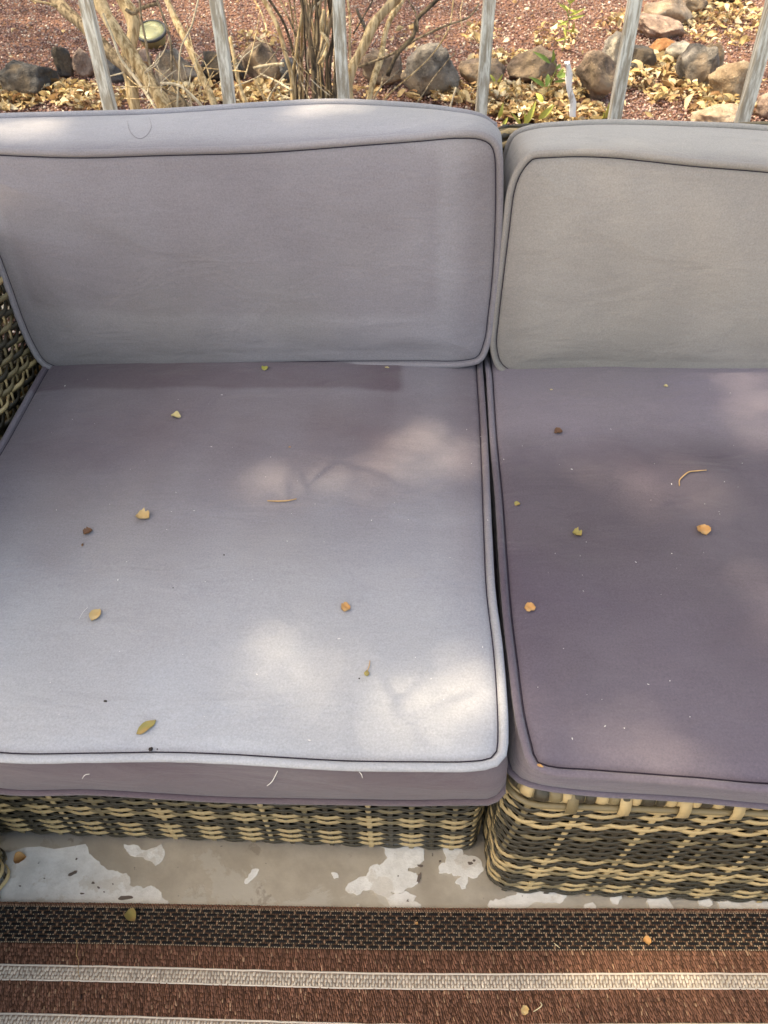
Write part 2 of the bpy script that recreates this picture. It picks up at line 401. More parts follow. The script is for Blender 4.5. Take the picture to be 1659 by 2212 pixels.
# ribbed brown fields
cu, cv = [], []
vmax = .42
pu, pv = .0030, .0046
bands = [(.0545, .0815), (.1005, .1395), (.1580, vmax)]
for v0, v1 in bands:
    nv = int((v1-v0)/pv)
    for r in range(nv):
        for i in range(int((1.60-(-.22))/pu)):
            cu.append(-.22+(i+.5*(r % 2))*pu); cv.append(v0+(r+.5)*(v1-v0)/nv)
cu = np.array(cu); N = len(cu); cv = np.array(cv)+jit(N, .0009); cu = cu+jit(N, .0004)
rib = np.sin(cu*2*np.pi/.0125+np.sin(cv*90)*.8)
colr = np.array([.205, .100, .068])[None]*(1+.25*rib+jit(N, .20))[:, None]
hl = rng.random(N) < .05; colr[hl] = np.array([.38, .23, .15])*(1+jit(hl.sum(), .15))[:, None]
tufts('brown_pile', cu, cv, np.full(N, .0011)*(1+jit(N, .15)), np.full(N, .0034)*(1+jit(N, .15)), -.22+jit(N, .10), .0022+.0009*rib+jit(N, .0003), .0052, np.clip(colr, .02, .6), YARN)
# beige stripes
cu, cv, lv = [], [], []
for v0, v1 in ((.0825, .0995), (.1405, .1570)):
    for r in range(3):
        for i in range(int((1.65-(-.25))/.0042)):
            cu.append(-.25+i*.0042); cv.append(v0+.0035+(r+.35*((i+r) % 2))*.0048)
cu = np.array(cu)+jit(len(cu), .0004); cv = np.array(cv); N = len(cu)
tufts('beige_stripe_stitches', cu, cv, np.full(N, .0017), np.full(N, .0029), .08+jit(N, .1), np.full(N, .0024), .0060, np.clip(np.array([.62, .54, .46])*(1+jit(N, .12))[:, None], .05, .9), YARN)
strip_mesh('stripe_ground', UL, UR, .0820, .1000, .002, .0061, simple('stripe_ground', (.30, .24, .20), .9, .2, .2, 300))
strip_mesh('stripe_ground', UL, UR, .1400, .1575, .002, .0061, bpy.data.materials['stripe_ground'])
beige = simple('rug_beige_cord', (.70, .62, .54), .85, .2, .15, 400)
for v in (.0822, .0998,   .1402, .1573):
    pts = [rp(UL+i*.02, v+random.gauss(0, .0002), .0068) for i in range(150)]
    V, Fc = tube(pts, .0013, 6); mesh_obj('stripe_cord', V, Fc, beige, rug)

# ------------------------------------------------------------------ woven wicker
def corner_path(x0, x1, yf, yb, r=.045, left=True, right=True):
    """plan path of a module's skin: back-left -> front-left corner -> front -> front-right corner -> back-right"""
    P = []
    if left:
        P.append((x0, yb))
        for i in range(7):
            a = math.pi+math.pi/2*i/6; P.append((x0+r+r*math.cos(a), yf+r+r*math.sin(a)))
    else: P.append((x0, yf))
    if right:
        for i in range(7):
            a = -math.pi/2+math.pi/2*i/6; P.append((x1-r+r*math.cos(a), yf+r+r*math.sin(a)))
        P.append((x1, yb))
    else: P.append((x1, yf))
    return P
class Path:
    def __init__(s, pts):
        s.p = [Vector((a, b, 0)) for a, b in pts]; s.a = [0]
        for i in range(1, len(s.p)): s.a.append(s.a[-1]+(s.p[i]-s.p[i-1]).length)
        s.L = s.a[-1]
        s.nr = []
        for i in range(len(s.p)):
            t = (s.p[min(i+1, len(s.p)-1)]-s.p[max(i-1, 0)]).normalized(); s.nr.append(Vector((t.y, -t.x, 0)))
    def at(s, d):
        d = max(0, min(s.L-1e-6, d)); i = 0
        while s.a[i+1] < d: i += 1
        f = (d-s.a[i])/(s.a[i+1]-s.a[i]); return s.p[i].lerp(s.p[i+1], f), s.nr[i].lerp(s.nr[i+1], f).normalized()
def weave(parent, path, z0, z1, cols, spacing=.031, lean=0.0, amp=.0023, tan_stakes=(2, 5, 7), hh=.0051, parts=4, stake_cols=None, d_off=0, vis=None):
    """horizontal strands woven over and under upright stakes; each strand and stake is a mesh of its own"""
    rows = len(cols); pitch = (z1-z0)/rows
    lo, hi = vis if vis else (0, path.L)
    ns = int((hi-lo)/spacing)
    for r in range(rows):
        zc = z0+(r+.5)*pitch; ph = r % 2; V = []; Fc = []
        n = ns*parts; ji = random.uniform(-.0006, .0006)
        prof = [(-hh, -.0007), (-hh*.65, .0011), (0, .0016), (hh*.65, .0011), (hh, -.0007), (0, -.0012)]
        for i in range(n+1):
            d = lo+i*spacing/parts; pz = zc+ji+.0012*noise.noise(Vector((d*7, r*3.1, 0)))
            s = math.cos(math.pi*(d-lo-lean*(zc-z0)+d_off)/spacing+math.pi*ph)
            s = math.copysign(abs(s)**.75, s); p, nn = path.at(d)
            q = p+nn*(amp*s+.0006*noise.noise(Vector((d*30, r*1.7, 5))))
            for (a, b) in prof: V.append(Vector((q.x+nn.x*b, q.y+nn.y*b, pz+a)))
        for i in range(n):
            a = i*6; b = a+6
            for j in range(6): Fc.append((a+j, b+j, b+(j+1) % 6, a+(j+1) % 6))
        c = cols[r]; mesh_obj('strand', V, Fc, {'t': W_TAN, 'b': W_BRN, 'd': W_DRK}[c], parent)
    for k in range(ns+1):
        V = []; Fc = []; m = rows*2
        for i in range(m+1):
            zz = z0+(z1-z0)*i/m; d = lo+k*spacing+lean*(zz-z0)-d_off
            if d < lo+.002 or d > hi-.002: continue
            p, nn = path.at(d); tt = Vector((-nn.y, nn.x, 0))
            row = (i/m)*rows-.5; s = -math.cos(math.pi*k+math.pi*row)*.6
            q = p+nn*(.0010+s*.0022)
            for a, b in ((-.0042, 0), (-.0022, .0012), (.0022, .0012), (.0042, 0), (0, -.0012)): V.append(Vector((q.x, q.y, zz))+tt*a+nn*b)
        for i in range(len(V)//5-1):
            a = i*5; b = a+5
            for j in range(5): Fc.append((a+j, a+(j+1) % 5, b+(j+1) % 5, b+j))
        if Fc:
            c = stake_cols[k % len(stake_cols)] if stake_cols else ('t' if k % 8 in tan_stakes else 'd')
            mesh_obj('stake', V, Fc, {'t': W_TAN, 'b': W_BRN, 'd': W_DRK}[c], parent)
def core(parent, x0, x1, y0, y1, z0, z1):
    return bevel_box('gap_shade_core', x0, x1, y0, y1, z0, z1, W_BLK, parent, b=.03, seg=3)  # near-black box put in so the weave gaps look shaded

def colpat(s): return list(s)
# left module base (front visible between seat cushion and floor)
BLx0, BLx1, BLy = -.705, .100, .425
sofaL = empty('wicker_sofa_section', (-.30, .8, 0), 'wide left wicker sofa section set back beneath the pale bleached seat cushion', 'sofa section', 'wicker sectional sofa')
pL = Path(corner_path(BLx0, BLx1, BLy, 1.32, .03, False, True))
rowsL = colpat('dtdtdtdtdbddddtdtdtbtdddtdtdttdd'[:30])
rowsL = list('dtdtdtd' 'ddtbtdd' 'bdddddd' 'ddtddbb' 'tddtddtd')
weave(sofaL, pL, .006, .345, rowsL, .031, 0, stake_cols='dtdbdbtdbd', d_off=.012, vis=(0, pL.L))
core(sofaL, BLx0-.3, BLx1-.012, BLy+.007, 1.30, .004, .340)
# right module base
BRx0, BRy = .112, .368
sofaR = empty('wicker_sofa_section', (.55, .8, 0), 'right wicker sofa section whose rounded woven corner projects forward over the patio', 'sofa section', 'wicker sectional sofa')
pR = Path(corner_path(BRx0, .95, BRy, 1.32, .034, True, False))
rowsR = list('ddtbtdddt' 'bttddtbdd' 'dddddbddd' 'ttddtdtdtd')
weave(sofaR, pR, .005, .346, rowsR, .031, .10, stake_cols='tddtdtbd', vis=(0, pR.L))
core(sofaR, BRx0+.008, 1.4, BRy+.008, 1.30, .004, .352)
# rolled rim on top of the right module: wrapped strands in alternating colours
rimP = Path(corner_path(BRx0+.008, .95, BRy+.006, 1.30, .032, True, False))
pts = [rimP.at(i*.008)[0]+Vector((0, 0, .350)) for i in range(int(rimP.L/.008))]
V, Fc = tube(pts, .0125, 10); mesh_obj('rim_core', V, Fc, W_BRN, sofaR)
d = .0; k = 0
seq = 'ttdtdbtddtbdtddt'
while d < rimP.L-.03:
    wdt = random.uniform(.010, .015); c = seq[k % len(seq)]; k += 1
    pts = [rimP.at(d+wdt*i/4)[0]+Vector((0, 0, .350)) for i in range(5)]
    V, Fc = tube(pts, [.0132, .0146, .0148, .0146, .0132], 10); mesh_obj('rim_wrap', V, Fc, {'t': W_TAN, 'b': W_BRN, 'd': W_DRK}[c], sofaR)
    d += wdt+.0012
# strand running just below the rim and tie loops
pts = [pR.at(i*.01)[0]+pR.at(i*.01)[1]*.006+Vector((0, 0, .333)) for i in range(int(pR.L/.01))]
V, Fc = tube(pts, .0042, 8, flat=.8); mesh_obj('strand', V, Fc, W_BRN, sofaR)
fr0 = .95+.034*math.pi/2
for i, (dx, c) in enumerate([(.075, 'b'), (.135, 't'), (.203, 't'), (.263, 't'), (.33, 'b'), (.40, 't')]):
    dd = fr0-.071+dx; p, nn = pR.at(dd); t = Vector((-nn.y, nn.x, 0)); V = []
    arc = [(-.026, .362), (-.014, .3665), (-.003, .364), (.007, .356), (.0125, .344), (.0130, .330), (.009, .318)]
    for a, z in arc:
        for s in (-1, 1): V.append(Vector((p.x, p.y, 0))+nn*a+t*(.0065*s)+Vector((0, 0, z)))
    for a, z in arc:
        for s in (-1, 1): V.append(Vector((p.x, p.y, 0))+nn*(a-.0015)+t*(.0065*s)+Vector((0, 0, z-.001)))
    n_ = len(arc); Fc = []
    for j in range(n_-1): Fc += [(2*j, 2*j+1, 2*j+3, 2*j+2), (2*n_+2*j, 2*n_+2*j+2, 2*n_+2*j+3, 2*n_+2*j+1), (2*j, 2*j+2, 2*n_+2*j+2, 2*n_+2*j), (2*j+1, 2*n_+2*j+1, 2*n_+2*j+3, 2*j+3)]
    mesh_obj('tie_loop', V, Fc, W_TAN if c == 't' else W_BRN, sofaR)

# back rests of the two modules, behind the back cushions
def backrest(parent, x0, x1, y, ztop):
    bevel_box('backrest_frame', x0+.01, x1-.01, y+.008, y+.055, .30, ztop-.012, W_BLK, parent, b=.02, seg=2)
    pth = Path([(x0, y-.002), (x1, y-.002)])
    pts = [Vector((x0+.012+.0*i, y+.03, .34+i*(ztop-.37)/12)) for i in range(13)]
    top = []
    for i in range(7):
        a = math.pi-math.pi/2*i/6; top.append(Vector((x0+.03+.03*math.cos(a), y+.03, ztop-.03+.03*math.sin(a))))
    for i in range(30): top.append(Vector((x0+.03+(x1-x0-.06)*i/29, y+.03, ztop)))
    for i in range(1, 7):
        a = math.pi/2-math.pi/2*i/6; top.append(Vector((x1-.03+.03*math.cos(a), y+.03, ztop-.03+.03*math.sin(a))))
    for dz, (mat, rr, oy) in enumerate([(W_BRN, .022, 0)]):
        V, Fc = tube(top, rr, 10); mesh_obj('backrest_roll', V, Fc, mat, parent)
    for j, off in enumerate((-.028, -.019, -.009, .002, .013, .023)):
        pp = []
        for p_ in top: pp.append(p_+Vector((0, off, .020*math.cos(off/.03*1.3)+.002*math.sin(p_.x*190+j*3))))
        # side return down the outer edges
        pp = [pp[0]+Vector((-.002, 0, -.30)), pp[0]+Vector((-.002, 0, -.15))]+pp+[pp[-1]+Vector((.002, 0, -.3))]
        V, Fc = tube(pp, .0045, 6); mesh_obj('strand', V, Fc, (W_TAN, W_DRK, W_TAN, W_DRK, W_BRN, W_TAN)[j], parent)
backrest(sofaL, -.72, .092, 1.270, .725)
backrest(sofaR, .104, .95, 1.270, .741)

# arm at the far left of the left section: an open woven panel
AX = -.702
n_arm = Path([(AX, 1.30), (AX, .40)])
arm_rows = [random.choice('bddbdt') for _ in range(26)]  # mostly dark strands, the arm's shade put into their colour
class ArmPath(Path): pass
weave(sofaL, n_arm, .345, .66, arm_rows[:24], .034, 0, amp=.0046, stake_cols='tdtbt', hh=.0052)
weave(sofaL, Path([(AX-.05, 1.30), (AX-.05, .40)]), .02, .66, [random.choice('dbdtd') for _ in range(50)], .034, 0, amp=.0046, stake_cols='ddb', hh=.0062, d_off=.013)  # second weave added behind the panel to block light and darken it
pts = [Vector((AX-.025, 1.30-i*.03, .672)) for i in range(31)]
V, Fc = tube(pts, .034, 12, flat=.5); mesh_obj('arm_rail', V, Fc, W_BRN, sofaL)

# neighbouring ottoman whose corner shows at the lower left
ott = empty('wicker_ottoman', (-.85, .15, 0), 'round-cornered wicker ottoman at the left picture edge, touching the rug', 'ottoman')
OX = -.625
pO = Path([(-1.1, .395), (OX-.04, .395)]+[(OX-.04+.04*math.sin(a), .355+.04*math.cos(a)) for a in [math.pi/2*i/5 for i in range(1, 6)]]+[(OX, -.35)])
class Rev(Path):
    def __init__(s, pts):
        super().__init__(pts); s.nr = [-q for q in s.nr]
pO = Rev([(x, y) for x, y in [(-1.1, .395), (OX-.04, .395)]+[(OX-.04+.04*math.sin(a), .355+.04*math.cos(a)) for a in [math.pi/2*i/5 for i in range(1, 6)]]+[(OX, -.35)]])
weave(ott, pO, .004, .33, list('tdtbdtdtdbtdtdtbdtdtdtbdtdtd'), .031, 0, stake_cols='tdbtd', amp=.005, hh=.0055)
core(ott, -1.1, OX-.014, -.35, .381, .004, .33)

# ------------------------------------------------------------------ cushions
def fabric_for(key, loc):
    lx, ly, lz = loc
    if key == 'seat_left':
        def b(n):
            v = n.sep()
            g = n.ramp(v[1], .36-ly, .90-ly, .86, .17)            # front bleached most, with open-sky brightness painted in too
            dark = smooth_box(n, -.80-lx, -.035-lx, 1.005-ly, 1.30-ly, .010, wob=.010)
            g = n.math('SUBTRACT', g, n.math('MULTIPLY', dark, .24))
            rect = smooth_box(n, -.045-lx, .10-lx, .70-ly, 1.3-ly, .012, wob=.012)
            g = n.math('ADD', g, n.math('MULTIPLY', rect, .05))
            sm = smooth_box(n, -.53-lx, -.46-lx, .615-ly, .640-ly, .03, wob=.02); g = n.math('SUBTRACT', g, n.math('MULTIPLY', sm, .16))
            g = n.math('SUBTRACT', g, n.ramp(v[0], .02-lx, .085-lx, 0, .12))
            side = n.ramp(v[2], .428-lz, .437-lz, 1.0, 0.0)         # the boxing below the edge takes the deep colour
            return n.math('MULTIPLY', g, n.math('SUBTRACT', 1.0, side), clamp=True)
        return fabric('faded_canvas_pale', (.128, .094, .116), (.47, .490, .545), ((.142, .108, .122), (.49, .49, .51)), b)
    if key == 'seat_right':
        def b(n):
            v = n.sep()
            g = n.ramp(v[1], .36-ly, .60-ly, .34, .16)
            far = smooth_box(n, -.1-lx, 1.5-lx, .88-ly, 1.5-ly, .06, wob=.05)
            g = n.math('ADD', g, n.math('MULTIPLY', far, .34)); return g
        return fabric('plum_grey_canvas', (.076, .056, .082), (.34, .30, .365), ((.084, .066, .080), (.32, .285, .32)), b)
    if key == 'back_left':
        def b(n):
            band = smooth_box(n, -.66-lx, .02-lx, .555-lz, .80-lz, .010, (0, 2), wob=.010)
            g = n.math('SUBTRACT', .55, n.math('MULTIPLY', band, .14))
            g = n.math('SUBTRACT', g, n.ramp(n.sep()[0], .035-lx, .09-lx, 0, .22)); g = n.math('SUBTRACT', g, n.ramp(n.sep()[2], .462-lz, .450-lz, 0, .10))  # darker towards the right edge and along the bottom
            top = n.ramp(n.sep()[2], .76-lz, .83-lz, 0, .25)  # top made paler: light on the upward faces painted into the mask
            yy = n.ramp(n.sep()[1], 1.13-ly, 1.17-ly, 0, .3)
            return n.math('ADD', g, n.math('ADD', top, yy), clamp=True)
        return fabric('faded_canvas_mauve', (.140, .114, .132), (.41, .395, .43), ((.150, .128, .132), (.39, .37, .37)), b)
    def b(n):
        yy = n.ramp(n.sep()[1], 1.13-ly, 1.17-ly, 0, .3)  # paler top band, light from above painted in
        return n.math('ADD', n.math('SUBTRACT', .60, n.ramp(n.sep()[0], .20-lx, .12-lx, 0, .16)), yy, clamp=True)
    return fabric('faded_canvas_taupe', (.175, .150, .145), (.455, .425, .40), ((.175, .155, .145), (.42, .385, .35)), b)
groove_shade_m = simple('seam_groove_shade', (.035, .028, .045), .9, .1, .2)  # near-black line painting in the shade of the seam groove
BODIES = []
def cushion(name, label, key, top, bot, nrm, crown, pr=.0047, N=260, bulge=.008, cseed=0, seam=True, lips=None):
    nrm = Vector(nrm).normalized()
    T = catmull(top, N, True); B = catmull(bot, N, True)
    cT = sum(T, Vector())/N; cB = sum(B, Vector())/N
    root = empty(name, (cB.x, cB.y, min(p.z for p in B)), label, 'cushion', 'grey sofa cushions')
    mat = fabric_for(key, root.location)
    # outward directions
    def outs(P, c):
        o = []
        for i in range(N):
            t = (P[(i+1) % N]-P[i-1]).normalized(); d_ = t.cross(nrm).normalized()
            if d_.dot(P[i]-c) < 0: d_ = -d_
            o.append(d_)
        return [(o[i-1]+o[i]+o[(i+1) % N]).normalized() for i in range(N)]
    oT = outs(T, cT); oB = outs(B, cB)
    def face(P, o, c, nn, cr):
        V = []; offs = [(.000, -.0010), (.0040, -.0022), (.0055, -.0030), (.0072, -.0008), (.0120, .0020), (.026, .0038)]
        for w_, h in offs:
            for i in range(N): V.append(P[i]-o[i]*w_+nn*h)
        K = 26; base = [P[i]-o[i]*.026 for i in range(N)]
        for k in range(1, K+1):
            s = 1-k/K*.985
            for _ in range(3+k): base = [(base[i-1]+base[i]*2+base[(i+1) % N])/4 for i in range(N)]
            for i in range(N):
                q = c+(base[i]-c)*s; e = 1-s
                hgt = .0038+cr*(.45*(1-(1-e)**5)+.55*(1-(1-e)**2))
                hgt += (.0045*noise.noise(q*5+Vector((cseed, 0, 0)))+.0018*noise.noise(q*14+Vector((cseed, 3, 0))))*min(1, e*6)
                hgt += .0016*noise.noise(Vector((i*.55+cseed, e*6, 0)))*math.exp(-e*14)
                V.append(q+nn*hgt)
        R = len(offs)+K; Fc = []
        for r in range(R-1):
            for i in range(N):
                a, b, c_, d_ = r*N+i, r*N+(i+1) % N, (r+1)*N+(i+1) % N, (r+1)*N+i
                Fc.append((a, b, c_, d_))
        Fc.append(tuple((R-1)*N+i for i in range(N)))
        return V, Fc
    def orient(V, Fc, nn):
        a, b, c_ = (V[i] for i in Fc[N*8][:3])
        return Fc if (b-a).cross(c_-a).dot(nn) > 0 else [f[::-1] for f in Fc]
    V, Fc = face(T, oT, cT, nrm, crown); Fc = orient(V, Fc, nrm)
    o1 = mesh_obj('top_panel', V, Fc, mat, root); BODIES.append((V, Fc))
    V, Fc = face(B, oB, cB, -nrm, .004); Fc = orient(V, Fc, -nrm)
    mesh_obj('under_panel', V, Fc, mat, root)
    V = []; K = 10; Fc = []
    for k in range(K+1):
        f = k/K
        for i in range(N):
            q = T[i].lerp(B[i], f); o = oT[i].lerp(oB[i], f).normalized()
            b_ = bulge*math.sin(math.pi*f)**.8+.0022*noise.noise(q*9+Vector((cseed, 1, 1)))*math.sin(math.pi*f)
            V.append(q+o*(b_-.0015))
    for k in range(K):
        for i in range(N): Fc.append((k*N+i, k*N+(i+1) % N, (k+1)*N+(i+1) % N, (k+1)*N+i))
    a, b, c_ = (V[i] for i in Fc[N*3][:3])
    if (b-a).cross(c_-a).dot(oT[0]) < 0: Fc = [f[::-1] for f in Fc]
    mesh_obj('side_band', V, Fc, mat, root); BODIES.append((V, Fc))
    for P, o, nn in ((T, oT, nrm), (B, oB, -nrm)):
        pts = [P[i]+o[i]*.0012+nn*(-.0005+.0006*noise.noise(P[i]*40)) for i in range(N)]
        V, Fc = tube(pts, [pr*(1+.05*noise.noise(p*60)) for p in pts], 10, True); mesh_obj('piping', V, Fc, mat, root); BODIES.append((V, Fc))
        if seam:
            pts = [P[i]-o[i]*.0058-nn*.0018+nn*0 for i in range(N)]
            V, Fc = tube(pts, .0007, 5, True); mesh_obj('seam', V, Fc, groove_shade_m, root)
    return root

zs = .440
# left seat
tp = [atZ(x, y, zs) for x, y in [(1036, 800), (1043, 900), (1048, 1000), (1054, 1150), (1061, 1280), (1076, 1400), (1084, 1500), (1087, 1590), (1083, 1628), (1066, 1646), (1020, 1654), (900, 1655), (750, 1653), (600, 1645), (480, 1638), (340, 1634), (200, 1636), (0, 1635)]]
tp += [Vector((-.56, .362, zs)), Vector((-.655, .366, zs)), Vector((-.672, .39, zs)), Vector((-.672, .6, zs)), atZ(0, 968, zs), atZ(50, 880, zs), atZ(95, 800, zs), Vector((-.672, 1.22, zs)), Vector((-.655, 1.255, zs)), Vector((0.07, 1.255, zs)), Vector((.100, 1.22, zs))]
zb = .350
bt = []
for p in tp: bt.append(Vector((p.x, p.y, zb)))
fb = [(1062, 1727), (1000, 1729), (900, 1731), (750, 1729), (600, 1727), (480, 1724), (340, 1716), (200, 1708), (0, 1705)]
bt = [Vector((p.x, p.y, zb)) for p in tp[:6]]+[Vector((.098, .45, zb)), Vector((.095, .40, zb)), atY(1085, 1700, .372)]+[atY(x, y, .366) for x, y in fb]+[Vector((-.56, .366, .356)), Vector((-.655, .370, .352))]+[Vector((p.x, p.y, zb)) for p in tp[-9:]]
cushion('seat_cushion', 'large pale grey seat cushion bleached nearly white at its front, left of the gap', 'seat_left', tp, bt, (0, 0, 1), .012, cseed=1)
# right seat
tp = [Vector((.120, 1.22, zs))]+[atZ(x, y, zs) for x, y in [(1058, 820), (1066, 950), (1078, 1080), (1086, 1200), (1096, 1330), (1108, 1430), (1122, 1540), (1138, 1610), (1152, 1650), (1185, 1664), (1280, 1672), (1400, 1681), (1520, 1690), (1659, 1702)]]+[Vector((.80, .352, zs)), Vector((.90, .40, zs)), Vector((.90, 1.2, zs)), Vector((.87, 1.255, zs)), Vector((.15, 1.255, zs))]
zb = .368
bt = [Vector((.116, 1.22, zb)), Vector((.114, 1.0, zb)), Vector((.113, .85, zb)), Vector((.112, .7, zb)), Vector((.112, .6, zb)), Vector((.112, .55, zb)), Vector((.110, .50, zb)), Vector((.110, .45, zb))]+\
     [atZ(1100, 1655, zb), atZ(1114, 1676, zb), atZ(1150, 1692, zb), atZ(1280, 1710, zb), atZ(1400, 1717, zb), atZ(1520, 1725, zb), atZ(1659, 1738, zb)]+[Vector((.80, .355, zb)), Vector((.90, .40, zb)), Vector((.90, 1.2, zb)), Vector((.87, 1.255, zb)), Vector((.15, 1.255, zb))]
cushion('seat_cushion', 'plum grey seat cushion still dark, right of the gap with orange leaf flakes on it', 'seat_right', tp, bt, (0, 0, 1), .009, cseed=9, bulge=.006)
# backs
lean = Vector((0, -1, .14)).normalized(); p0 = Vector((0, 1.078, .445)); TH = .142
def bk(L, off=0): return [onplane(x, y, p0-lean*off, lean) for x, y in L]
fr = [(1076, 330), (1079, 400), (1077, 500), (1071, 600), (1062, 680), (1053, 740), (1036, 776), (1000, 786), (900, 787), (700, 788), (560, 791), (400, 796), (250, 801), (170, 802), (120, 798), (92, 784), (68, 748), (42, 690), (14, 612), (-30, 500), (-80, 400), (-108, 345), (-100, 328), (-40, 326), (60, 330), (170, 333), (345, 328), (560, 322), (780, 306), (900, 297), (990, 290), (1040, 293), (1066, 307)]
ft = bk(fr)
bb = bk([(-110, 262), (-60, 256), (60, 251), (180, 248), (345, 243), (560, 229), (720, 222), (860, 228), (960, 238), (1040, 254), (1068, 272)], TH)
sides = [p-lean*TH for p in ft]
bt = [sides[0]+Vector((.002, 0, .012))]+[p+Vector((.004, 0, 0)) for p in sides[1:6]]+[p+Vector((0, 0, .01)) for p in sides[6:17]]+sides[17:21]+bb
# make both loops run the same way round with matching starts
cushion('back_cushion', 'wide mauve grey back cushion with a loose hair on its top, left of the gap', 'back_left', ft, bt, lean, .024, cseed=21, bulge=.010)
fr = [(1138, 345), (1150, 336), (1190, 332), (1250, 330), (1330, 333), (1400, 340), (1500, 351), (1659, 364), (1900, 392), (2010, 420), (2000, 520), (1900, 760), (1870, 812), (1659, 812), (1500, 812), (1350, 810), (1220, 809), (1140, 812), (1104, 808), (1078, 790), (1066, 750), (1070, 690), (1080, 600), (1092, 500), (1104, 410), (1118, 372)]
ft = bk(fr)
bb = bk([(1098, 318), (1112, 292), (1150, 277), (1220, 270), (1300, 266), (1450, 269), (1659, 280), (1900, 318), (1985, 360)], TH)
sides = [p-lean*TH for p in ft]
bt = bb+[p+Vector((0, 0, 0)) for p in sides[9:12]]+[p+Vector((0, 0, .008)) for p in sides[12:18]]+[p+Vector((-.002, 0, 0)) for p in sides[18:23]]
cushion('back_cushion', 'taupe grey back cushion with puckered piping, right of the gap', 'back_right', ft, bt, lean, .020, cseed=33, bulge=.008)

# ------------------------------------------------------------------ fence
n = NT('weathered_picket_paint', .75, .3)
g = n.noise(40, 6, .65, n.mapping((3.0, 3.0, .16))); f = n.noise(18, 5, .6, n.mapping((2, 2, .4)))
c = n.mix(n.ramp(g, .40, .62), (.40, .34, .27), (.80, .77, .70)); c = n.mix(n.ramp(f, .60, .70, 0, .8), c, (.34, .27, .20)); n.color(c); n.bump(g, .9, .002)
PICK = n.m
fence = empty('picket_fence', (0, 1.75, 0), 'weathered pale fence of slim widely spaced wooden pickets behind the sofa', 'fence')
for (x0, y0, x1, y1, wd) in [(186, 0, 238, 240, .026), (467, 0, 496, 230, .025), (733, 0, 742, 215, .025), (1059, 0, 1037, 250, .025), (1370, 0, 1329, 255, .026), (1674, 0, 1602, 262, .027)]:
    a = atY(x0, y0, 1.78); b = atY(x1, y1, 1.755); dr = (a-b).normalized()
    bot = b-dr*(b.z/dr.z-.02); topp = a+dr*.16
    V = []; Fc = []; K = 24
    for i in range(K+1):
        p = bot.lerp(topp, i/K)+Vector((.0015*math.sin(i*.7+x0), 0, 0))
        for (sx, sy) in ((-1, -.75), (-.85, -1), (.85, -1), (1, -.75), (1, .8), (.85, 1), (-.85, 1), (-1, .8)):
            V.append(p+Vector((sx*wd/2+random.gauss(0, .0003), sy*.012+random.gauss(0, .0003), 0)))
    for i in range(K):
        for j in range(8): Fc.append((i*8+j, i*8+(j+1) % 8, i*8+8+(j+1) % 8, i*8+8+j))
    Fc += [tuple(range(8))[::-1], tuple(K*8+j for j in range(8))]
    mesh_obj('picket', V, Fc, PICK, fence, smooth=False)
for x in (-1.32, -1.04, .96, 1.24):
    bevel_box('picket', x-.0125, x+.0125, 1.752, 1.776, .02, 1.0, PICK, fence, b=.0015, seg=1)
bevel_box('rail', -1.6, 1.6, 1.790, 1.828, .12, .19, PICK, fence, b=.002, seg=1)
bevel_box('rail', -1.6, 1.6, 1.800, 1.838, .955, 1.02, PICK, fence, b=.002, seg=1)

# ------------------------------------------------------------------ gravel
def stones(name, N, gen, smin, smax, pal, mat, kind='stuff'):
    p = gen(N); N = len(p)
    oct_ = np.array([(1, 0, 0), (-1, 0, 0), (0, 1, 0), (0, -1, 0), (0, 0, 1), (0, 0, -1)], float)
    fc = np.array([(0, 2, 4), (2, 1, 4), (1, 3, 4), (3, 0, 4), (2, 0, 5), (1, 2, 5), (3, 1, 5), (0, 3, 5)])
    s = rng.uniform(smin, smax, N)*.5
    v = oct_[None]*(1+rng.normal(0, .28, (N, 6, 3)))+rng.normal(0, .22, (N, 6, 3))
    q = rng.normal(size=(N, 4)); q /= np.linalg.norm(q, axis=1)[:, None]
    a, b, c, d = q.T
    Rm = np.stack([np.stack([1-2*(c*c+d*d), 2*(b*c-a*d), 2*(b*d+a*c)], 1), np.stack([2*(b*c+a*d), 1-2*(b*b+d*d), 2*(c*d-a*b)], 1), np.stack([2*(b*d-a*c), 2*(c*d+a*b), 1-2*(b*b+c*c)], 1)], 1)
    v = np.einsum('nij,nkj->nki', Rm, v)*s[:, None, None]; v[..., 2] *= .8
    v += p[:, None, :]
    F_ = (np.arange(N)[:, None, None]*6+fc[None]).reshape(-1, 3)
    pal = np.array(pal); cidx = rng.integers(0, len(pal), N); cl = pal[cidx]*(1+rng.normal(0, .2, N))[:, None]
    o = fast_mesh(name, v.reshape(-1, 3), F_, mat, np.repeat(np.clip(cl, .02, .8), 8, axis=0))
    return tag(o, kind=kind) if kind else o
def ggen(N):
    # denser where the picture shows it larger
    y = 1.62+5.6*rng.random(N)**1.25; hw = .62+.60*y; x = -.07*y+rng.uniform(-1, 1, N)*hw
    z = -.012+.010*rng.random(N)
    return np.stack([x, y, z], 1)
GRAV = tinted('crushed_red_stone', .9, .2, 200, .3, 0)
stones('gravel', 150000, ggen, .008, .018, [(.27, .150, .130), (.33, .205, .18), (.23, .13, .118), (.42, .32, .285), (.29, .18, .165), (.21, .12, .108), (.56, .49, .43), (.36, .25, .23), (.25, .165, .155), (.16, .10, .092)], GRAV)

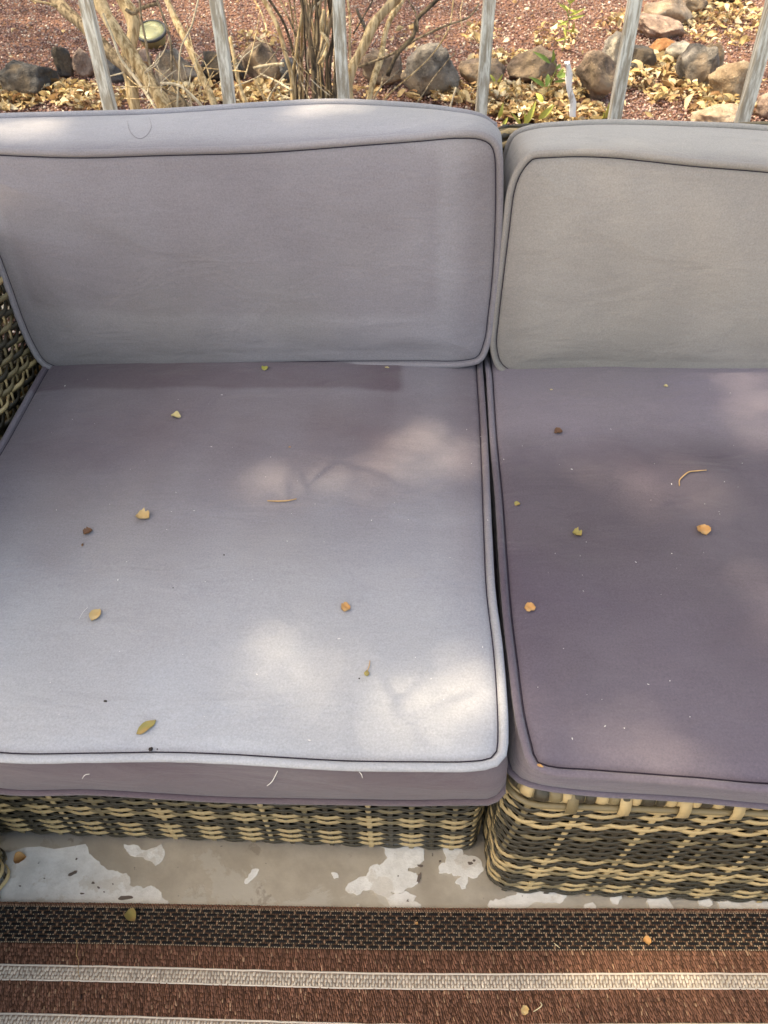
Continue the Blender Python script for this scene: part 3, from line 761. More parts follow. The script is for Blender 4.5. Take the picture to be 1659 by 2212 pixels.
# ------------------------------------------------------------------ rocks
def rock_mat(name, a, b, spot=None, sc=1.0):
    n = NT(name, .88, .25)
    f = n.noise(9*sc, 7, .68, dist=.3); g = n.noise(38, 6, .7); h = n.noise(4, 3, .5, n.mapping(loc=(4, 2, 9)))
    c = n.mix(n.ramp(f, .36, .64), a, b)
    c = n.mix(n.ramp(g, .55, .75, 0, .6), c, tuple(min(1, x*1.5) for x in b)); c = n.mix(n.ramp(g, .45, .28, 0, .7), c, tuple(x*.5 for x in a))
    if spot: c = n.mix(n.ramp(h, .50, .60, 0, .85), c, spot)
    c = n.mix(n.ramp(n.noise(85, 4, .75), .60, .70, 0, .55), c, tuple(x*.35 for x in a)); c = n.mix(n.ramp(n.noise(60, 5, .75, n.mapping(loc=(1, 5, 2))), .60, .68, 0, .5), c, tuple(min(.8, x*1.7+.05) for x in b))
    n.color(c); pr = n.bump(n.noise(16, 6, .65), 1.0, .03); n.bump(g, 1.0, .010, pr)
    return n.m
RM = {'dk': rock_mat('rock_dark_basalt', (.030, .029, .031), (.105, .10, .10), (.13, .10, .075)),
      'gy': rock_mat('rock_grey', (.095, .087, .082), (.30, .27, .245), (.28, .215, .16)),
      'bl': rock_mat('rock_bluegrey', (.085, .088, .095), (.19, .19, .20)),
      'pk': rock_mat('rock_pink', (.22, .155, .13), (.46, .34, .28)),
      'br': rock_mat('rock_brown', (.10, .075, .06), (.29, .215, .17), (.36, .27, .19)),
      'tn': rock_mat('rock_tan', (.24, .17, .115), (.44, .34, .24)),
      'or': rock_mat('rock_orange', (.26, .12, .055), (.42, .22, .11)),
      'wh': rock_mat('rock_speckled', (.13, .12, .115), (.28, .25, .23), (.55, .50, .42)),
      'lt': rock_mat('rock_light', (.36, .26, .19), (.55, .43, .33))}
def rock(x0, x1, yt, yb, key, label, seed, yaw=None, depth=None, tilt=0):
    cx = (x0+x1)/2; base = atZ(cx, yb, -.01); m = pxm(base); w_ = (x1-x0)*m; ht = (yb-yt)*m
    dep = depth or w_*random.uniform(.75, .95)
    hz = max(.35*w_, (ht-dep*.22)/.96)
    bm = bmesh.new(); bmesh.ops.create_icosphere(bm, subdivisions=4, radius=1)
    rnd = random.Random(seed)
    cuts = []
    for _ in range(13):
        d_ = Vector((rnd.gauss(0, 1), rnd.gauss(0, 1), rnd.gauss(.1, .8))).normalized(); cuts.append((d_, rnd.uniform(.60, .86)))
    rz = rnd.uniform(0, 6.28); so_ = Vector((seed*3.1, seed*1.7, 0))
    cosr, sinr = math.cos(rz), math.sin(rz)
    V = []
    for v in bm.verts:
        p = v.co.copy()
        for d_, k in cuts:
            e = p.dot(d_)-k
            if e > 0: p -= d_*e*.85
        r = 1+  .26*noise.noise(v.co*1.2+so_)+.11*noise.noise(v.co*2.9+so_)+.045*noise.noise(v.co*7+so_)+.022*noise.noise(v.co*19+so_)
        V.append(p*r)
    xs_ = [p.x for p in V]; ys_ = [p.y for p in V]; zs_ = [p.z for p in V]
    mx = (max(xs_)-min(xs_))/2; my = (max(ys_)-min(ys_))/2; mz = (max(zs_)-min(zs_))/2
    ox = (max(xs_)+min(xs_))/2; oy = (max(ys_)+min(ys_))/2; oz = (max(zs_)+min(zs_))/2
    out = []
    for p in V:
        q = Vector(((p.x-ox)/mx*w_/2, (p.y-oy)/my*dep/2, (p.z-oz)/mz*hz*.56))
        if tilt: q = Matrix.Rotation(tilt, 3, 'Y') @ q
        out.append(Vector((base.x+q.x, base.y+dep*.42+q.y, hz*.44+q.z-.01)))
    Fc = [tuple(v.index for v in f_.verts) for f_ in bm.faces]; bm.free()
    o = mesh_obj('rock', out, Fc, RM[key], loc=(base.x, base.y+dep*.42, 0))
    tag(o, label, 'rock', 'rocks edging the gravel bed')
    return o
ROCKS = [
    (-14, 108, 134, 218, 'dk', 'dark grey jagged boulder at the far left end of the rock border'),
    (120, 162, 104, 172, 'dk', 'small dark upright rock pressed against a pinkish one'),
    (150, 206, 106, 172, 'pk', 'rounded pinkish rock between a dark rock and the leftmost picket'),
    (222, 272, 112, 182, 'bl', 'blue grey rock just right of the leftmost picket, behind branches'),
    (283, 330, 108, 152, 'pk', 'small pinkish grey rock under the round garden light'),
    (325, 432, 108, 192, 'gy', 'broad grey rock with smooth dome top, right of the garden light'),
    (424, 528, 110, 184, 'dk', 'charcoal rock behind the second picket from the left'),
    (524, 606, 94, 186, 'br', 'tall brownish rock left of the shrub stems'),
    (600, 655, 128, 186, 'bl', 'small blue grey rock half hidden behind the shrub stems'),
    (768, 872, 112, 192, 'br', 'long brown rock behind the two thick tan shrub stems'),
    (864, 992, 98, 212, 'gy', 'large grey rock with a peaked top, between shrub and fourth picket'),
    (988, 1092, 126, 192, 'br', 'tan and brown rock directly behind the fourth picket'),
    (1094, 1202, 104, 188, 'br', 'dark brown domed rock left of the white stake'),
    (1240, 1338, 116, 226, 'br', 'tall egg shaped brown rock right of the white stake'),
    (1294, 1352, 78, 156, 'wh', 'grey rock with white crust behind the tall brown rock'),
    (1340, 1418, 102, 164, 'dk', 'dark rock with a tan stain right of the fifth picket'),
    (1374, 1484, 40, 90, 'pk', 'flat topped pinkish brown block lying under a tan rock'),
    (1388, 1502, -8, 62, 'lt', 'sunlit tan rock with a pointed snout at the upper right'),
    (1400, 1468, 82, 128, 'or', 'small orange brown rock amid the right hand pile'),
    (1434, 1518, 90, 146, 'wh', 'pale crusted rock leaning behind a grey one in the pile'),
    (1506, 1562, 100, 182, 'tn', 'tan rock wedged behind the smooth grey rock'),
    (1464, 1552, 104, 198, 'gy', 'smooth upright grey rock in the right hand pile'),
    (1528, 1624, 136, 228, 'tn', 'broad tan grey rock left of the last picket'),
    (1634, 1720, 196, 262, 'pk', 'rounded pinkish rock cut by the right picture edge'),
    (1446, 1530, -30, 36, 'br', 'brown rock at the top edge beside the tan snouted rock'),
    (1520, 1620, -40, 14, 'gy', 'grey rock peeking over the top edge at the right'),
    (1500, 1608, 246, 282, 'lt', 'low pale rock just above the right back cushion'),
    (-120, -20, 120, 200, 'gy', 'grey rock continuing the border beyond the left picture edge'),
]
for i, (x0, x1, yt, yb, k, lb) in enumerate(ROCKS): rock(x0, x1, yt, yb, k, lb, 11+i*7, tilt=random.uniform(-.15, .15))

# ------------------------------------------------------------------ leaf geometry
def leaf_template(curl=.3, fold=.3, w_=.5, nseg=5):
    """unit leaf along x (0..1): left, mid, right rows"""
    V = []; Fc = []
    for i in range(nseg+1):
        t = i/nseg; hw = w_*.5*math.sin(math.pi*min(1, max(.0, t))**.85)+.01
        z = curl*(t-.5)**2-curl*.25
        V += [(t-.5, -hw, z+fold*hw), (t-.5, 0, z), (t-.5, hw, z+fold*hw)]
    for i in range(nseg):
        a = i*3; Fc += [(a, a+3, a+4, a+1), (a+1, a+4, a+5, a+2)]
    return np.array(V), np.array(Fc)
def leaf_cloud(name, P, size, cols, mat, tilt=.5, shapes=4, parent=None, wr=(.35, .65), loc=(0, 0, 0), nseg=4):
    N = len(P); Vs = []; Fs = []; Cs = []; base = 0
    idx = rng.integers(0, shapes, N)
    for s in range(shapes):
        tv, tf = leaf_template(rng.uniform(-1.2, 1.6), rng.uniform(-.3, 1.2), rng.uniform(*wr), nseg)
        tv = tv+rng.normal(0, .025, tv.shape)
        sel = np.where(idx == s)[0]; m = len(sel)
        if not m: continue
        yaw = rng.uniform(0, 2*np.pi, m); tx = rng.normal(0, tilt, m); ty = rng.normal(0, tilt, m)
        sz = size[sel]; v = tv[None]*sz[:, None, None]
        c, s_ = np.cos(tx)[:, None], np.sin(tx)[:, None]; y, z = v[..., 1]*c-v[..., 2]*s_, v[..., 1]*s_+v[..., 2]*c; x = v[..., 0]
        c, s_ = np.cos(ty)[:, None], np.sin(ty)[:, None]; x, z = x*c+z*s_, -x*s_+z*c
        c, s_ = np.cos(yaw)[:, None], np.sin(yaw)[:, None]; x, y = x*c-y*s_, x*s_+y*c
        W = np.stack([x, y, z], -1)+P[sel][:, None, :]
        Vs.append(W.reshape(-1, 3)); Fs.append((np.arange(m)[:, None, None]*len(tv)+tf[None]).reshape(-1, 4)+base); base += m*len(tv)
        Cs.append(np.repeat(cols[sel], len(tf), axis=0))
    return fast_mesh(name, np.concatenate(Vs), np.concatenate(Fs), mat, np.concatenate(Cs), smooth=True, parent=parent, loc=loc)
def leafmat(name, trans=.3, rough=.6):
    n = NT(name, rough, .3); f = n.noise(70, 4, .6)
    c = n.mix(1.0, n.attr(), n.mix(f, (.65, .62, .6), (1.3, 1.28, 1.2)), 'MULTIPLY'); n.color(c); n.bump(f, .4, .002)
    tr = n.n.new('ShaderNodeBsdfTranslucent'); n.L(c, tr.inputs[0]); ms = n.n.new('ShaderNodeMixShader'); ms.inputs[0].default_value = trans
    out = n.n['Material Output']; n.L(n.b.outputs[0], ms.inputs[1]); n.L(tr.outputs[0], ms.inputs[2]); n.L(ms.outputs[0], out.inputs[0])
    return n.m
DRY = leafmat('dry_leaf', .25); GREEN = leafmat('green_leaf', .35, .5)
DRYPAL = np.array([(.26, .15, .08), (.52, .39, .22), (.58, .47, .30), (.38, .25, .14), (.66, .57, .40), (.30, .19, .10), (.72, .65, .50), (.50, .40, .22), (.54, .38, .19)])
def scatter_px(L, N, spread_z=(.0, .05)):
    """leaves piled on the ground inside ellipses given as (x, y, rx, ry, weight)"""
    wts = np.array([l[4] for l in L], float); wts /= wts.sum(); pick = rng.choice(len(L), N, p=wts); out = []
    for i in pick:
        x, y, rx, ry, _ = L[i]; a = rng.uniform(0, 2*np.pi); r = math.sqrt(rng.random())
        p = atZ(x+rx*r*math.cos(a), min(275, y+ry*r*math.sin(a)), 0); out.append((p.x, p.y, rng.uniform(*spread_z)*(1-r*.6)+.004))
    return np.array(out)
LIT = [(90, 200, 110, 26, 2.0), (200, 215, 90, 26, 1.8), (420, 205, 80, 20, 1.0), (520, 212, 60, 22, 1.4), (30, 225, 60, 15, .8), (590, 205, 60, 25, 1.2),
       (1130, 222, 110, 34, 4.5), (1230, 190, 70, 30, 2.2), (1000, 205, 70, 20, 1.2), (1200, 250, 120, 18, 2.5), (1400, 170, 100, 24, 2.4), (1480, 205, 90, 22, 1.6), (1560, 235, 80, 18, 1.2),
       (1560, 60, 90, 40, 2.4), (1540, 30, 110, 25, 1.5), (1340, 55, 60, 25, .7), (1100, 130, 90, 15, .8), (1040, 75, 40, 22, .4), (1200, 80, 50, 30, .5), (900, 90, 60, 30, .2), (550, 92, 50, 20, .5), (280, 150, 40, 15, .4), (1440, 145, 60, 22, 1.0), (760, 215, 160, 16, .5)]
P = scatter_px(LIT, 3700); N = len(P)
tag(leaf_cloud('leaf_litter', P, rng.triangular(.014, .028, .085, N), DRYPAL[rng.integers(0, 9, N)]*(1+rng.normal(0, .15, N))[:, None], DRY, .38, 10), kind='stuff')
def wide(N):
    y = 1.8+5.2*rng.random(N); hw = .5+.58*y; return np.stack([-.07*y+rng.uniform(-1, 1, N)*hw, y, .006+.01*rng.random(N)], 1)
P = wide(700); tag(leaf_cloud('leaf_litter', P, rng.uniform(.014, .05, 700), DRYPAL[rng.integers(0, 9, 700)]*(1+rng.normal(0, .15, 700))[:, None], DRY, .3, 6), kind='stuff')

# ------------------------------------------------------------------ shrubs
def bark(name, a, b, c3):
    n = NT(name, .85, .25)
    tcg = n.mapping((46, 46, 3.5), rot=(0, .35, 0)); f = n.noise(1.6, 6, .65, tcg); g = n.noise(6, 4)
    c = n.mix(n.ramp(f, .38, .62), a, b); c = n.mix(n.ramp(g, .56, .68, 0, .6), c, c3); n.color(c); n.bump(f, .9, .006); return n.m
B_TAN = bark('bark_tan', (.30, .20, .10), (.74, .58, .36), (.46, .36, .24))
B_GRY = bark('bark_greybrown', (.10, .075, .052), (.36, .28, .19), (.46, .35, .22))
B_DRK = bark('bark_dark', (.035, .028, .022), (.12, .09, .062), (.25, .19, .12))
B_PAL = bark('bark_pale', (.44, .36, .25), (.70, .62, .48), (.60, .5, .38))
BK = {'t': B_TAN, 'g': B_GRY, 'd': B_DRK, 'p': B_PAL}
def stem(parent, pts, w0, w1, key, yb, dy=0.0, name='stem', down=True, seed=0):
    """pts in picture units; yb the distance of the lowest point, dy how far the top is behind it"""
    m = len(pts); W = []
    for i, (x, y) in enumerate(pts):
        f = i/(m-1); W.append(atY(x, y, yb+dy*(1-f)))
    if pts[0][1] <= 2:                         # carry on above the picture
        d_ = (W[0]-W[1]).normalized(); W.insert(0, W[0]+d_*.35+Vector((random.gauss(0, .03), random.gauss(0, .05), .03)))
    if down and W[-1].z > .0:
        d_ = (W[-1]-W[-2]).normalized(); d_ = (d_+Vector((0, 0, -.8))).normalized(); W.append(W[-1]+d_*((W[-1].z+.03)/-d_.z))
    K = max(12, int(sum((W[i+1]-W[i]).length for i in range(len(W)-1))/.03)); P_ = catmull(W, K)
    s = pxm(W[1]); r0, r1 = w0*s/2, w1*s/2
    P_ = [p+Vector((noise.noise(p*9+Vector((seed, 0, 0))), noise.noise(p*9+Vector((0, seed, 5))), 0))*min(.010, r0*.8) for p in P_]
    R_ = [(r0+(r1-r0)*i/(K-1))*(1+.22*noise.noise(Vector((i*.4, seed, 0)))) for i in range(K)]
    V, Fc = tube(P_, R_, 9 if r1 > .008 else 6, rough=.35 if r1 > .008 else .15, seed=seed); mesh_obj(name, V, Fc, BK[key], parent)
sh = empty('woody_shrub', atZ(330, 262, 0), 'bare shrub with thick crossing tan branches between the two leftmost pickets', 'shrub', 'bare garden shrubs')
for i, (pts, a, b, k, yb, dy) in enumerate([
    ([(118, 0), (150, 30), (194, 69), (257, 132), (310, 178), (347, 208), (410, 240)], 24, 31, 'g', 2.95, .25),
    ([(208, 0), (226, 26), (243, 52), (278, 115), (305, 155), (330, 191), (361, 242)], 24, 31, 't', 2.75, .2),
    ([(222, 30), (242, 75), (262, 128), (290, 165), (318, 205), (340, 242)], 6, 8, 'p', 2.68, .18),  # highlight along the thick branch, built as a pale strip
    ([(262, 0), (282, 30), (289, 60), (280, 105), (272, 140), (284, 190), (294, 242)], 26, 30, 't', 3.05, .1),
    ([(361, 0), (380, 45), (399, 87), (434, 163), (465, 234)], 11, 17, 't', 2.8, .2),
    ([(340, 0), (361, 62), (370, 105), (370, 153)], 5, 6, 'g', 2.7, .1),
    ([(428, 0), (413, 59), (392, 100), (387, 173), (383, 212)], 4, 5, 'p', 2.6, .1),
    ([(302, 0), (306, 40), (314, 87), (323, 139), (343, 187), (388, 212)], 5, 7, 'g', 2.7, .1),
    ([(347, 180), (388, 184), (416, 208), (441, 238)], 6, 7, 'p', 2.6, 0),
    ([(495, 80), (508, 140), (520, 191), (531, 232)], 8, 12, 't', 2.9, .1),
    ([(70, 0), (100, 6), (124, 14)], 3, 5, 't', 3.0, 0),
    ([(374, 160), (365, 175), (395, 210), (405, 235)], 4, 5, 'g', 2.65, 0),
    ([(340, 8), (300, 20), (286, 30), (270, 20)], 8, 8, 'g', 3.05, 0)]):
    stem(sh, pts, a, b, k, yb, dy, 'branch', down=(pts[-1][1] > 200), seed=i*3)
sh2 = empty('woody_shrub', atZ(680, 240, 0), 'many stemmed bare shrub with dark and tan canes around the third picket', 'shrub', 'bare garden shrubs')
def q2(L): return [(548.5+x*.347, y*.347) for x, y in L]
ST = [([(60, 0), (130, 130), (180, 270), (230, 440), (245, 640)], 9, 11, 't'), ([(100, 0), (180, 130), (240, 330), (270, 640)], 6, 7, 'd'), ([(160, 0), (215, 110), (262, 225)], 4, 5, 'g'),
      ([(310, 0), (290, 130), (270, 260), (245, 450), (235, 640)], 7, 8, 't'), ([(300, 0), (340, 200), (370, 420), (380, 640)], 9, 12, 'd'), ([(400, 0), (385, 200), (400, 400), (430, 640)], 11, 13, 'd'),
      ([(440, 60), (420, 200), (455, 250), (440, 330), (400, 400)], 7, 9, 't'), ([(470, 0), (500, 200), (520, 400), (500, 640)], 9, 12, 'd'), ([(580, 0), (600, 150), (600, 400), (615, 640)], 5, 6, 't'),
      ([(640, 60), (670, 130), (705, 195)], 7, 7, 'd'), ([(740, 0), (690, 90), (620, 210)], 3, 4, 'd'), ([(880, 0), (820, 60), (760, 130), (680, 280), (620, 420), (590, 520), (585, 640)], 20, 23, 't'),
      ([(920, 0), (850, 110), (800, 300), (760, 450), (710, 640)], 11, 13, 't'), ([(1140, 0), (1010, 130), (1000, 210), (900, 330), (830, 470)], 6, 10, 'd'),
      ([(1400, 20), (1350, 100), (1200, 160), (1020, 240), (870, 330), (650, 420)], 4, 7, 'g'), ([(1240, 0), (1210, 180), (1120, 330), (1000, 450), (870, 560), (800, 640)], 3, 4, 't'),
      ([(1250, 330), (1130, 470), (1050, 590), (1010, 650)], 3, 4, 'g'), ([(960, 0), (1010, 90), (1020, 200)], 3, 4, 'g'), ([(0, 425), (90, 405), (185, 400)], 7, 8, 'p'), ([(40, 460), (150, 510), (235, 560)], 4, 5, 'p'),
      ([(210, 440), (150, 520), (95, 600), (90, 650)], 4, 4, 'p'), ([(0, 490), (50, 580), (75, 650)], 6, 6, 't'), ([(240, 340), (290, 500), (350, 640)], 3, 4, 'p'), ([(520, 550), (400, 632)], 3, 3, 'p'),
      ([(800, 470), (790, 540), (740, 630)], 4, 4, 'g'), ([(910, 430), (860, 480), (800, 530)], 3, 3, 'g'), ([(160, 290), (120, 350), (40, 440)], 3, 4, 'g'), ([(0, 0), (60, 120), (80, 200)], 3, 4, 't'),
      ([(1300, 0), (1285, 90), (1300, 180)], 2, 2, 't'), ([(430, 0), (360, 60), (335, 150)], 5, 5, 'p'), ([(510, 0), (480, 120), (450, 300), (470, 640)], 7, 9, 'g')]
for i, (pts, a, b, k) in enumerate(ST):
    stem(sh2, q2(pts), a, b, k, random.uniform(3.0, 3.35), random.uniform(0, .3), 'stem', down=(pts[-1][1] > 600), seed=50+i*3)
for i in range(26):
    x0 = random.uniform(270, 530); x1 = x0+random.uniform(-60, 90); xm = (x0+x1)/2+random.uniform(-35, 35)
    stem(sh2, q2([(x1, 0), (xm, 220), (x0+random.uniform(-15, 15), 440), (x0, 640)]), random.uniform(2.5, 5), random.uniform(4, 8), random.choice('dggtttg'), random.uniform(3.1, 3.5), random.uniform(-.1, .35), 'stem', seed=200+i)
for i in range(14):
    x0 = random.uniform(100, 560); y0 = random.uniform(300, 620); a = random.uniform(-1.2, 1.2); l = random.uniform(60, 180)
    stem(sh2, q2([(x0+math.sin(a)*l, y0-math.cos(a)*l), (x0+math.sin(a)*l*.5+random.uniform(-9, 9), y0-math.cos(a)*l*.5), (x0, y0)]), 1.6, 2.6, random.choice('ptpg'), random.uniform(2.9, 3.1), 0, 'twig', down=False, seed=300+i)

for i in range(34):
    x0 = random.choice([random.uniform(250, 545), random.uniform(300, 480)]); y0 = random.uniform(150, 236); a = random.gauss(0, .75); l = random.uniform(35, 150); bnd = random.uniform(-14, 14)
    stem(sh, [(x0+math.sin(a)*l, y0-math.cos(a)*l), (x0+math.sin(a)*l*.5+bnd, y0-math.cos(a)*l*.5), (x0, y0)], 1.6, 3.2, random.choice('pptt'), random.uniform(2.6, 3.0), random.uniform(-.1, .2), 'twig', down=(y0 > 215), seed=400+i)
# one standing dry cane seen alone
dc = empty('dry_cane', atY(971, 236, 3.0), 'thin pale broken cane standing between the third and fourth pickets', 'cane')
stem(dc, q2([(1258, 545), (1240, 610), (1218, 690)]), 3.5, 4.5, 'p', 3.0, 0, 'cane', down=False, seed=5)

# ------------------------------------------------------------------ green weeds
def weed(name, label, base, stems, leaf_px, hue, cat='plant'):
    root = empty(name, base, label, cat)
    for pts in stems:
        W = [atY(x, y, base.y) for x, y in pts]; P_ = catmull(W, 14); V, Fc = tube(P_, [.0028*(1-.5*i/13) for i in range(14)], 6); mesh_obj('stem', V, Fc, bpy.data.materials['weed_stem'], root)
    for (x0, y0, x1, y1, wd) in leaf_px:
        a = atY(x0, y0, base.y+random.uniform(-.02, .02)); b = atY(x1, y1, base.y+random.uniform(-.06, .06)); L_ = (b-a); l = L_.length; dx = L_.normalized()
        side = dx.cross(Vector((.2, -1, .4))).normalized(); up = side.cross(dx); V = []; Fc = []
        for i in range(7):
            t = i/6; hw = wd*.5*math.sin(math.pi*t**.8)*.001+.0006; c = a+dx*(l*t)+up*(.12*l*math.sin(math.pi*t))
            V += [c-side*hw+up*hw*.4, c, c+side*hw+up*hw*.4]
        for i in range(6): k = i*3; Fc += [(k, k+3, k+4, k+1), (k+1, k+4, k+5, k+2)]
        mesh_obj('leaf', V, Fc, bpy.data.materials[hue], root)
simple('weed_stem', (.22, .26, .07), .7, .3, .2); simple('weed_leaf', (.20, .30, .075), .6, .35, .35, 30); simple('weed_leaf_yellow', (.48, .50, .12), .6, .35, .25, 30); simple('weed_leaf_grey', (.16, .23, .12), .6, .35, .25, 30)
def q3(x, y): return (1083+x*.347, y*.347)
def lv(L): return [(*q3(a, b), *q3(c, d), w_) for a, b, c, d, w_ in L]
weed('weed', 'slender yellow green weed rising to the top edge, between fourth and fifth pickets', atZ(1214, 112, 0), [[q3(380, 320), q3(400, 220), q3(420, 100), q3(432, -30)], [q3(420, 110), q3(405, 60), q3(385, 20)]],
     lv([(420, 120, 520, 95, 14), (420, 100, 525, 50, 12), (415, 130, 340, 165, 12), (415, 80, 345, 15, 12), (425, 60, 365, 40, 10), (428, 210, 455, 130, 16), (410, 160, 350, 130, 10), (400, 230, 380, 170, 12), (425, 20, 470, -20, 12), (425, 60, 480, 85, 11), (405, 190, 470, 205, 11), (400, 240, 340, 255, 10), (430, 30, 405, -10, 10)]), 'weed_leaf_yellow')
weed('weed', 'low leafy green weed in front of the dark brown domed rock', atZ(1183, 215, 0), [[q3(290, 560), q3(330, 460), q3(345, 420), q3(318, 380)], [q3(330, 460), q3(380, 440), q3(420, 440)]],
     lv([(305, 395, 195, 320, 18), (315, 390, 322, 305, 18), (270, 540, 172, 478, 18), (275, 545, 290, 460, 26), (340, 430, 370, 400, 16), (345, 470, 430, 475, 26), (350, 480, 420, 455, 22), (365, 440, 385, 430, 14), (262, 640, 210, 575, 30), (330, 510, 400, 500, 14)]), 'weed_leaf')
weed('weed', 'tuft of yellow green grass blades just above the gap between the back cushions', atZ(1120, 270, 0), [[q3(140, 790), q3(160, 720)]],
     lv([(135, 790, 215, 630, 26), (150, 790, 140, 690, 16), (230, 740, 330, 650, 26), (-20, 740, 10, 640, 18), (120, 790, 60, 700, 14), (0, 790, 40, 730, 14), (260, 640, 215, 580, 22)]), 'weed_leaf_yellow')
weed('weed', 'single yellow blade at the foot of the fifth picket', atZ(1305, 262, 0), [[q3(630, 740), q3(640, 700)]], lv([(628, 745, 672, 635, 26), (640, 740, 650, 690, 14)]), 'weed_leaf_yellow')
weed('weed', 'small light green sprout near the fourth picket', atZ(1068, 190, 0), [[(1075, 205), (1070, 180), (1062, 165)]], [(1070, 180, 1058, 160, 14), (1070, 185, 1086, 160, 12), (1072, 190, 1092, 172, 12), (1071, 195, 1056, 180, 12)], 'weed_leaf_yellow')
# ------------------------------------------------------------------ stake and garden light
n = NT('white_painted_stake', .6, .4); f = n.noise(30, 5, .65, n.mapping((1, 1, .3))); n.color(n.mix(n.ramp(f, .52, .6), (.86, .86, .87), (.50, .46, .42))); n.bump(f, .4, .002)
a = atY(1225, 135, 3.35); b = atY(1239, 252, 3.35); V = []; Fc = []; K = 10
for i in range(K+1):
    p = a.lerp(b, i/K)+Vector((.004*math.sin(i*1.1), 0, 0)); hw = .0125 if i > 1 else .010
    for sx, sy in ((-1, -1), (0, -1.6), (1, -1), (1, 1), (-1, 1)): V.append(p+Vector((sx*hw+random.gauss(0, .0008), sy*.004, random.gauss(0, .003) if i == 0 else 0)))
for i in range(K):
    for j in range(5): Fc.append((i*5+j, i*5+5+j, i*5+5+(j+1) % 5, i*5+(j+1) % 5))
Fc += [tuple(range(5)), tuple(K*5+j for j in range(5))[::-1]]
st = mesh_obj('plant_stake', V, Fc, n.m, smooth=False, loc=(b.x, b.y, 0)); tag(st, 'short flat white plant stake standing in the leaves left of the tall brown rock', 'stake')
gl = empty('garden_light', atZ(330, 98, 0), 'round garden light with cream lens and dark rim on the gravel behind the rocks', 'garden light')
c0 = atZ(329, 92, .02); s = pxm(c0); rr = 33*s; nn = Vector((.02, -.42, 1)).normalized(); ax = Vector((1, 0, 0)); ay = nn.cross(ax).normalized(); ctr = c0+nn*.035+Vector((0, .03, .02))
def lathe(name, prof, mat, parent, k=36):
    V = []; Fc = []
    for r_, h in prof:
        for j in range(k):
            t = 2*math.pi*j/k; V.append(ctr+ax*(r_*math.cos(t))+ay*(r_*math.sin(t))+nn*h)
    for i in range(len(prof)-1):
        for j in range(k): Fc.append((i*k+j, i*k+(j+1) % k, (i+1)*k+(j+1) % k, (i+1)*k+j))
    Fc.append(tuple(range(k))[::-1]); Fc.append(tuple((len(prof)-1)*k+j for j in range(k)))
    return mesh_obj(name, V, Fc, mat, parent)
lathe('housing', [(rr*.80, -.06), (rr*.86, -.02), (rr*.97, -.010), (rr*.99, 0)], simple('light_housing', (.40, .36, .19), .5, .4, .2), gl)
lathe('rim', [(rr*.98, -.008), (rr*1.03, -.002), (rr*1.03, .006), (rr*.99, .010), (rr*.90, .009), (rr*.885, .003)], simple('light_rim', (.055, .06, .065), .5, .4, .2), gl)
nl = NT('light_lens', .35, .5); f = nl.noise(25, 4); nl.color(nl.mix(f, (.27, .28, .14), (.36, .37, .22)))
lathe('lens', [(rr*.88, .002), (rr*.86, .0065), (rr*.55, .009), (rr*.52, .0075), (rr*.2, .009)], nl.m, gl)

# ------------------------------------------------------------------ litter on the cushions and the rug
BV = []
def add_bv(V, Fc): BV.append(BVHTree.FromPolygons([tuple(v) for v in V], [tuple(f_) for f_ in Fc]))
for V, Fc in BODIES: add_bv(V, Fc)
def hit(x, y, floor=0.0):
    o = Vector(CAM); d_ = Vector(ray(x, y)).normalized(); best = None
    for t in BV:
        h = t.ray_cast(o, d_)
        if h[0] is not None and (best is None or h[3] < best[2]): best = (h[0], h[1], h[3])
    if best is None:
        p = atZ(x, y, floor); return p, Vector((0, 0, 1))
    nn_ = best[1]; 
    if nn_.dot(d_) > 0: nn_ = -nn_
    return best[0], nn_
def flat(name, c1, c2, rough=.7):
    n = NT(name, rough, .3); f = n.noise(160, 4, .6); g = n.noise(50, 2); n.color(n.mix(n.ramp(g, .4, .6), n.mix(f, c1, tuple(x*1.15 for x in c1)), c2)); n.bump(f, .5, .0008); return n.m
LM = {'tan': flat('leaf_flake_tan', (.52, .36, .17), (.62, .46, .25)), 'orange': flat('leaf_flake_orange', (.50, .26, .10), (.58, .36, .17)), 'brown': flat('leaf_flake_brown', (.15, .075, .045), (.34, .19, .10)),
      'cream': flat('leaf_flake_cream', (.58, .48, .25), (.64, .56, .34)), 'olive': flat('leaf_flake_olive', (.30, .25, .09), (.40, .27, .11)), 'yellow': flat('leaf_flake_yellow', (.42, .40, .10), (.50, .46, .16))}
